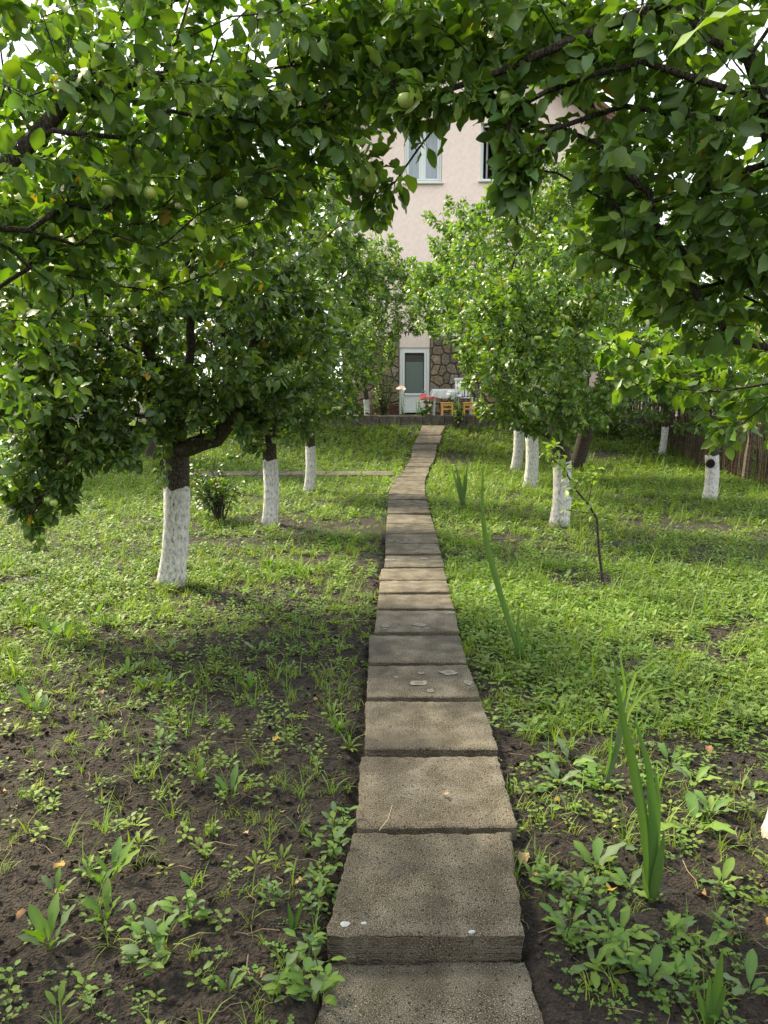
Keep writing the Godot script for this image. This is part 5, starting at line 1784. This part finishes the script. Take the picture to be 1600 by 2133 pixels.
	tree({seed = 22, base = b, crotch = P(1386, 840, -b.z), r = 0.062, label = "thin leaning young apple tree whitewashed below, beside the brushwood fence", pts = drop(pts, [[1250, 880, 1700, 1200]]), leaves = 5.4, leaf = 0.10, singles = 40, apples = 6, wash = 0.55, bright = 0.85})
	# trees farther back on the left
	pts = []
	rng.seed = 23
	ball(pts, Vector3(-6.3, 2.9, -13.0), Vector3(1.6, 1.0, 1.4), 240)
	tree({seed = 23, base = Vector3(-6.2, prof(13.0), -13.0), crotch = Vector3(-6.2, 1.3, -13.0), r = 0.09, label = "apple tree beyond the green wire fence at the vegetable plot", pts = pts, leaves = 5.0, leaf = 0.10, apples = 0, wash = 0.7, bright = 1.15})
	pts = []
	rng.seed = 24
	ball(pts, Vector3(-3.4, 3.9, -18.5), Vector3(1.5, 1.5, 1.4), 240)
	tree({seed = 24, base = Vector3(-3.4, prof(18.0), -18.0), crotch = Vector3(-3.4, 1.9, -18.2), r = 0.1, label = "tall leafy apple tree standing at the house corner", pts = pts, leaves = 5.0, leaf = 0.11, apples = 0, wash = 0.6, bright = 1.1})
	var far := [["broad background tree beyond the vegetable plot and the wire fence", Vector3(-8.2, 0, -16.5), 3.6, 2.3, 2.4], ["dense background tree closing the gap left of the house corner", Vector3(-5.6, 0, -20.5), 4.0, 2.2, 2.6], ["leafy background tree rising over the far end of the side path", Vector3(-4.6, 0, -15.2), 3.0, 1.4, 1.7],
		["dense background tree behind the thin leaning trunk", Vector3(5.2, 0, -18.6), 3.6, 1.9, 2.4], ["tall background tree beyond the brushwood fence and hedge", Vector3(8.6, 0, -15.5), 3.9, 2.2, 2.7], ["background tree beside the house wall behind the paired trunks", Vector3(3.6, 0, -16.6), 3.2, 1.4, 1.9]]
	for k in far.size():
		var f: Array = far[k]
		pts = []
		rng.seed = 60 + k
		var fb := Vector3(f[1].x, prof(-f[1].z), f[1].z)
		ball(pts, fb + Vector3(0, f[2], 0), Vector3(f[3], f[4], f[3]), 300)
		tree({seed = 70 + k, base = fb, crotch = fb + Vector3(0.05, 1.2, 0), r = 0.1, label = f[0], pts = drop(pts, [[700, 0, 1110, 720]]), leaves = 4.0, leaf = 0.14, apples = 0, wash = 0.0, bright = 1.05})
	var behind := [["apple tree of the row before the viewer's back, beside the path start", Vector3(-1.9, 0, 1.6)], ["apple tree across the path start from its whitewashed neighbour", Vector3(2.1, 0, 1.9)], ["apple tree farther down the orchard beyond the path start", Vector3(-1.6, 0, 5.0)], ["last apple tree down the orchard beyond the path start", Vector3(1.9, 0, 5.2)]]
	for k in behind.size():
		pts = []
		rng.seed = 160 + k
		var fb: Vector3 = behind[k][1]
		ball(pts, fb + Vector3(0, 2.2, 0), Vector3(1.6, 1.6, 1.5), 300)
		tree({seed = 170 + k, base = fb, crotch = fb + Vector3(0.03, 1.1, 0), r = 0.09, label = behind[k][0], pts = drop(pts, []), leaves = 5.5, leaf = 0.14, apples = 0, wash = 0.7})
	# shrubs
	shrub(P(455, 1000, 8.7), Vector3(0.4, 0.32, 0.3), 520, 0.07, 0.85, 31, "dark leafy suckers sprouting between the first two whitewashed trunks")
	shrub(P(15, 960, 9.6), Vector3(0.5, 0.45, 0.5), 700, 0.09, 1.5, 32, "bright yellow-green vine at the slim grey post")
	shrub(P(90, 890, 12.2), Vector3(0.7, 0.5, 0.5), 600, 0.10, 1.4, 33, "pale leafy vegetable bush before the concrete bed edging")
	shrub(P(800, 800, 18.9), Vector3(0.33, 0.75, 0.25), 700, 0.06, 1.0, 34, "climbing vine hanging beside the door over the stone wall")
	shrub(P(1420, 880, 16.5), Vector3(1.0, 0.7, 0.6), 900, 0.09, 0.7, 35, "dark undergrowth bush behind the thin leaning trunk")
	shrub(P(1270, 880, 17.0), Vector3(0.8, 0.5, 0.5), 600, 0.08, 1.1, 36, "light green shrub before the pale boundary wall")
	shrub(Vector3(6.9, 1.5, -11.2), Vector3(0.8, 1.3, 0.9), 1300, 0.09, 0.7, 37, "tall dark hedge bush above the wooden post")
	shrub(Vector3(6.9, 1.6, -13.2), Vector3(0.8, 1.4, 0.9), 1300, 0.09, 0.65, 38, "tall dark hedge bush behind the rusty pole")
	shrub(Vector3(6.9, 1.7, -15.4), Vector3(0.8, 1.5, 1.0), 1300, 0.09, 0.7, 39, "dark hedge bush at the far end of brushwood fence")
	for k in 6: shrub(Vector3(-4.4 - k * 1.7, 2.0, -22.5 + (k % 2) * 0.8), Vector3(1.2, 1.5, 0.8), 1100, 0.14, 0.95, 50 + k, ["hedge bush beside the house corner behind the orchard", "second hedge bush out from the house corner", "third hedge bush out from the house corner", "fourth hedge bush out from the house corner", "fifth hedge bush out from the house corner", "outermost hedge bush of the row behind the vegetable plot"][k], "shrub", "hedge behind the orchard")
	shrub(P(955, 850, 17.6), Vector3(0.14, 0.32, 0.14), 120, 0.08, 1.2, 40, "young leafy tree shoot growing before the tablecloth")

func _ready() -> void:
	# camera
	var cam := Camera3D.new()
	cam.name = "camera"
	add_child(cam)
	cam.position = Vector3(0, CAM_Y, 0)
	cam.rotation_degrees = Vector3(-PITCH, 0, 0)
	cam.fov = rad_to_deg(2.0 * atan(1066.5 / FPX))
	cam.near = 0.05
	cam.far = 600.0
	cam.current = true
	# sky, exposure
	var env := Environment.new()
	var sky := Sky.new()
	var sm := ProceduralSkyMaterial.new()
	sm.sky_top_color = Color(0.86, 0.89, 0.92)
	sm.sky_horizon_color = Color(0.95, 0.95, 0.94)
	sm.sky_curve = 0.2
	sm.ground_bottom_color = Color(0.25, 0.25, 0.2)
	sm.ground_horizon_color = Color(0.6, 0.6, 0.55)
	sm.sun_angle_max = 1.0
	sky.sky_material = sm
	env.background_mode = Environment.BG_SKY
	env.sky = sky
	env.background_energy_multiplier = 0.9
	env.tonemap_mode = Environment.TONE_MAPPER_LINEAR
	env.tonemap_exposure = 2.75
	env.sdfgi_enabled = true
	env.ssao_enabled = true
	env.ssil_enabled = true
	var we := WorldEnvironment.new()
	we.name = "world_environment"
	we.environment = env
	add_child(we)
	# sun: hazy, ahead and to the left
	var sun := DirectionalLight3D.new()
	sun.name = "sun"
	add_child(sun)
	sun.look_at_from_position(Vector3(-0.62, 0.8, -0.5), Vector3.ZERO, Vector3.UP)
	sun.light_energy = 1.6
	sun.light_angular_distance = 13.0
	sun.light_color = Color(1.0, 0.95, 0.82)
	sun.shadow_enabled = true
	nz.seed = 4
	nz.frequency = 0.01
	nz.fractal_octaves = 4
	nz2.seed = 9
	nz2.frequency = 0.02
	nz2.fractal_octaves = 3
	make_materials()
	print("materials ", Time.get_ticks_msec())
	build_ground()
	build_path()
	build_house()
	build_terrace()
	print("structure ", Time.get_ticks_msec())
	build_trees()
	print("trees ", Time.get_ticks_msec())
	build_fences()
	build_swords()
	build_weeds()
	build_litter()
	build_cover()
	build_straw()
	print("done ", Time.get_ticks_msec())
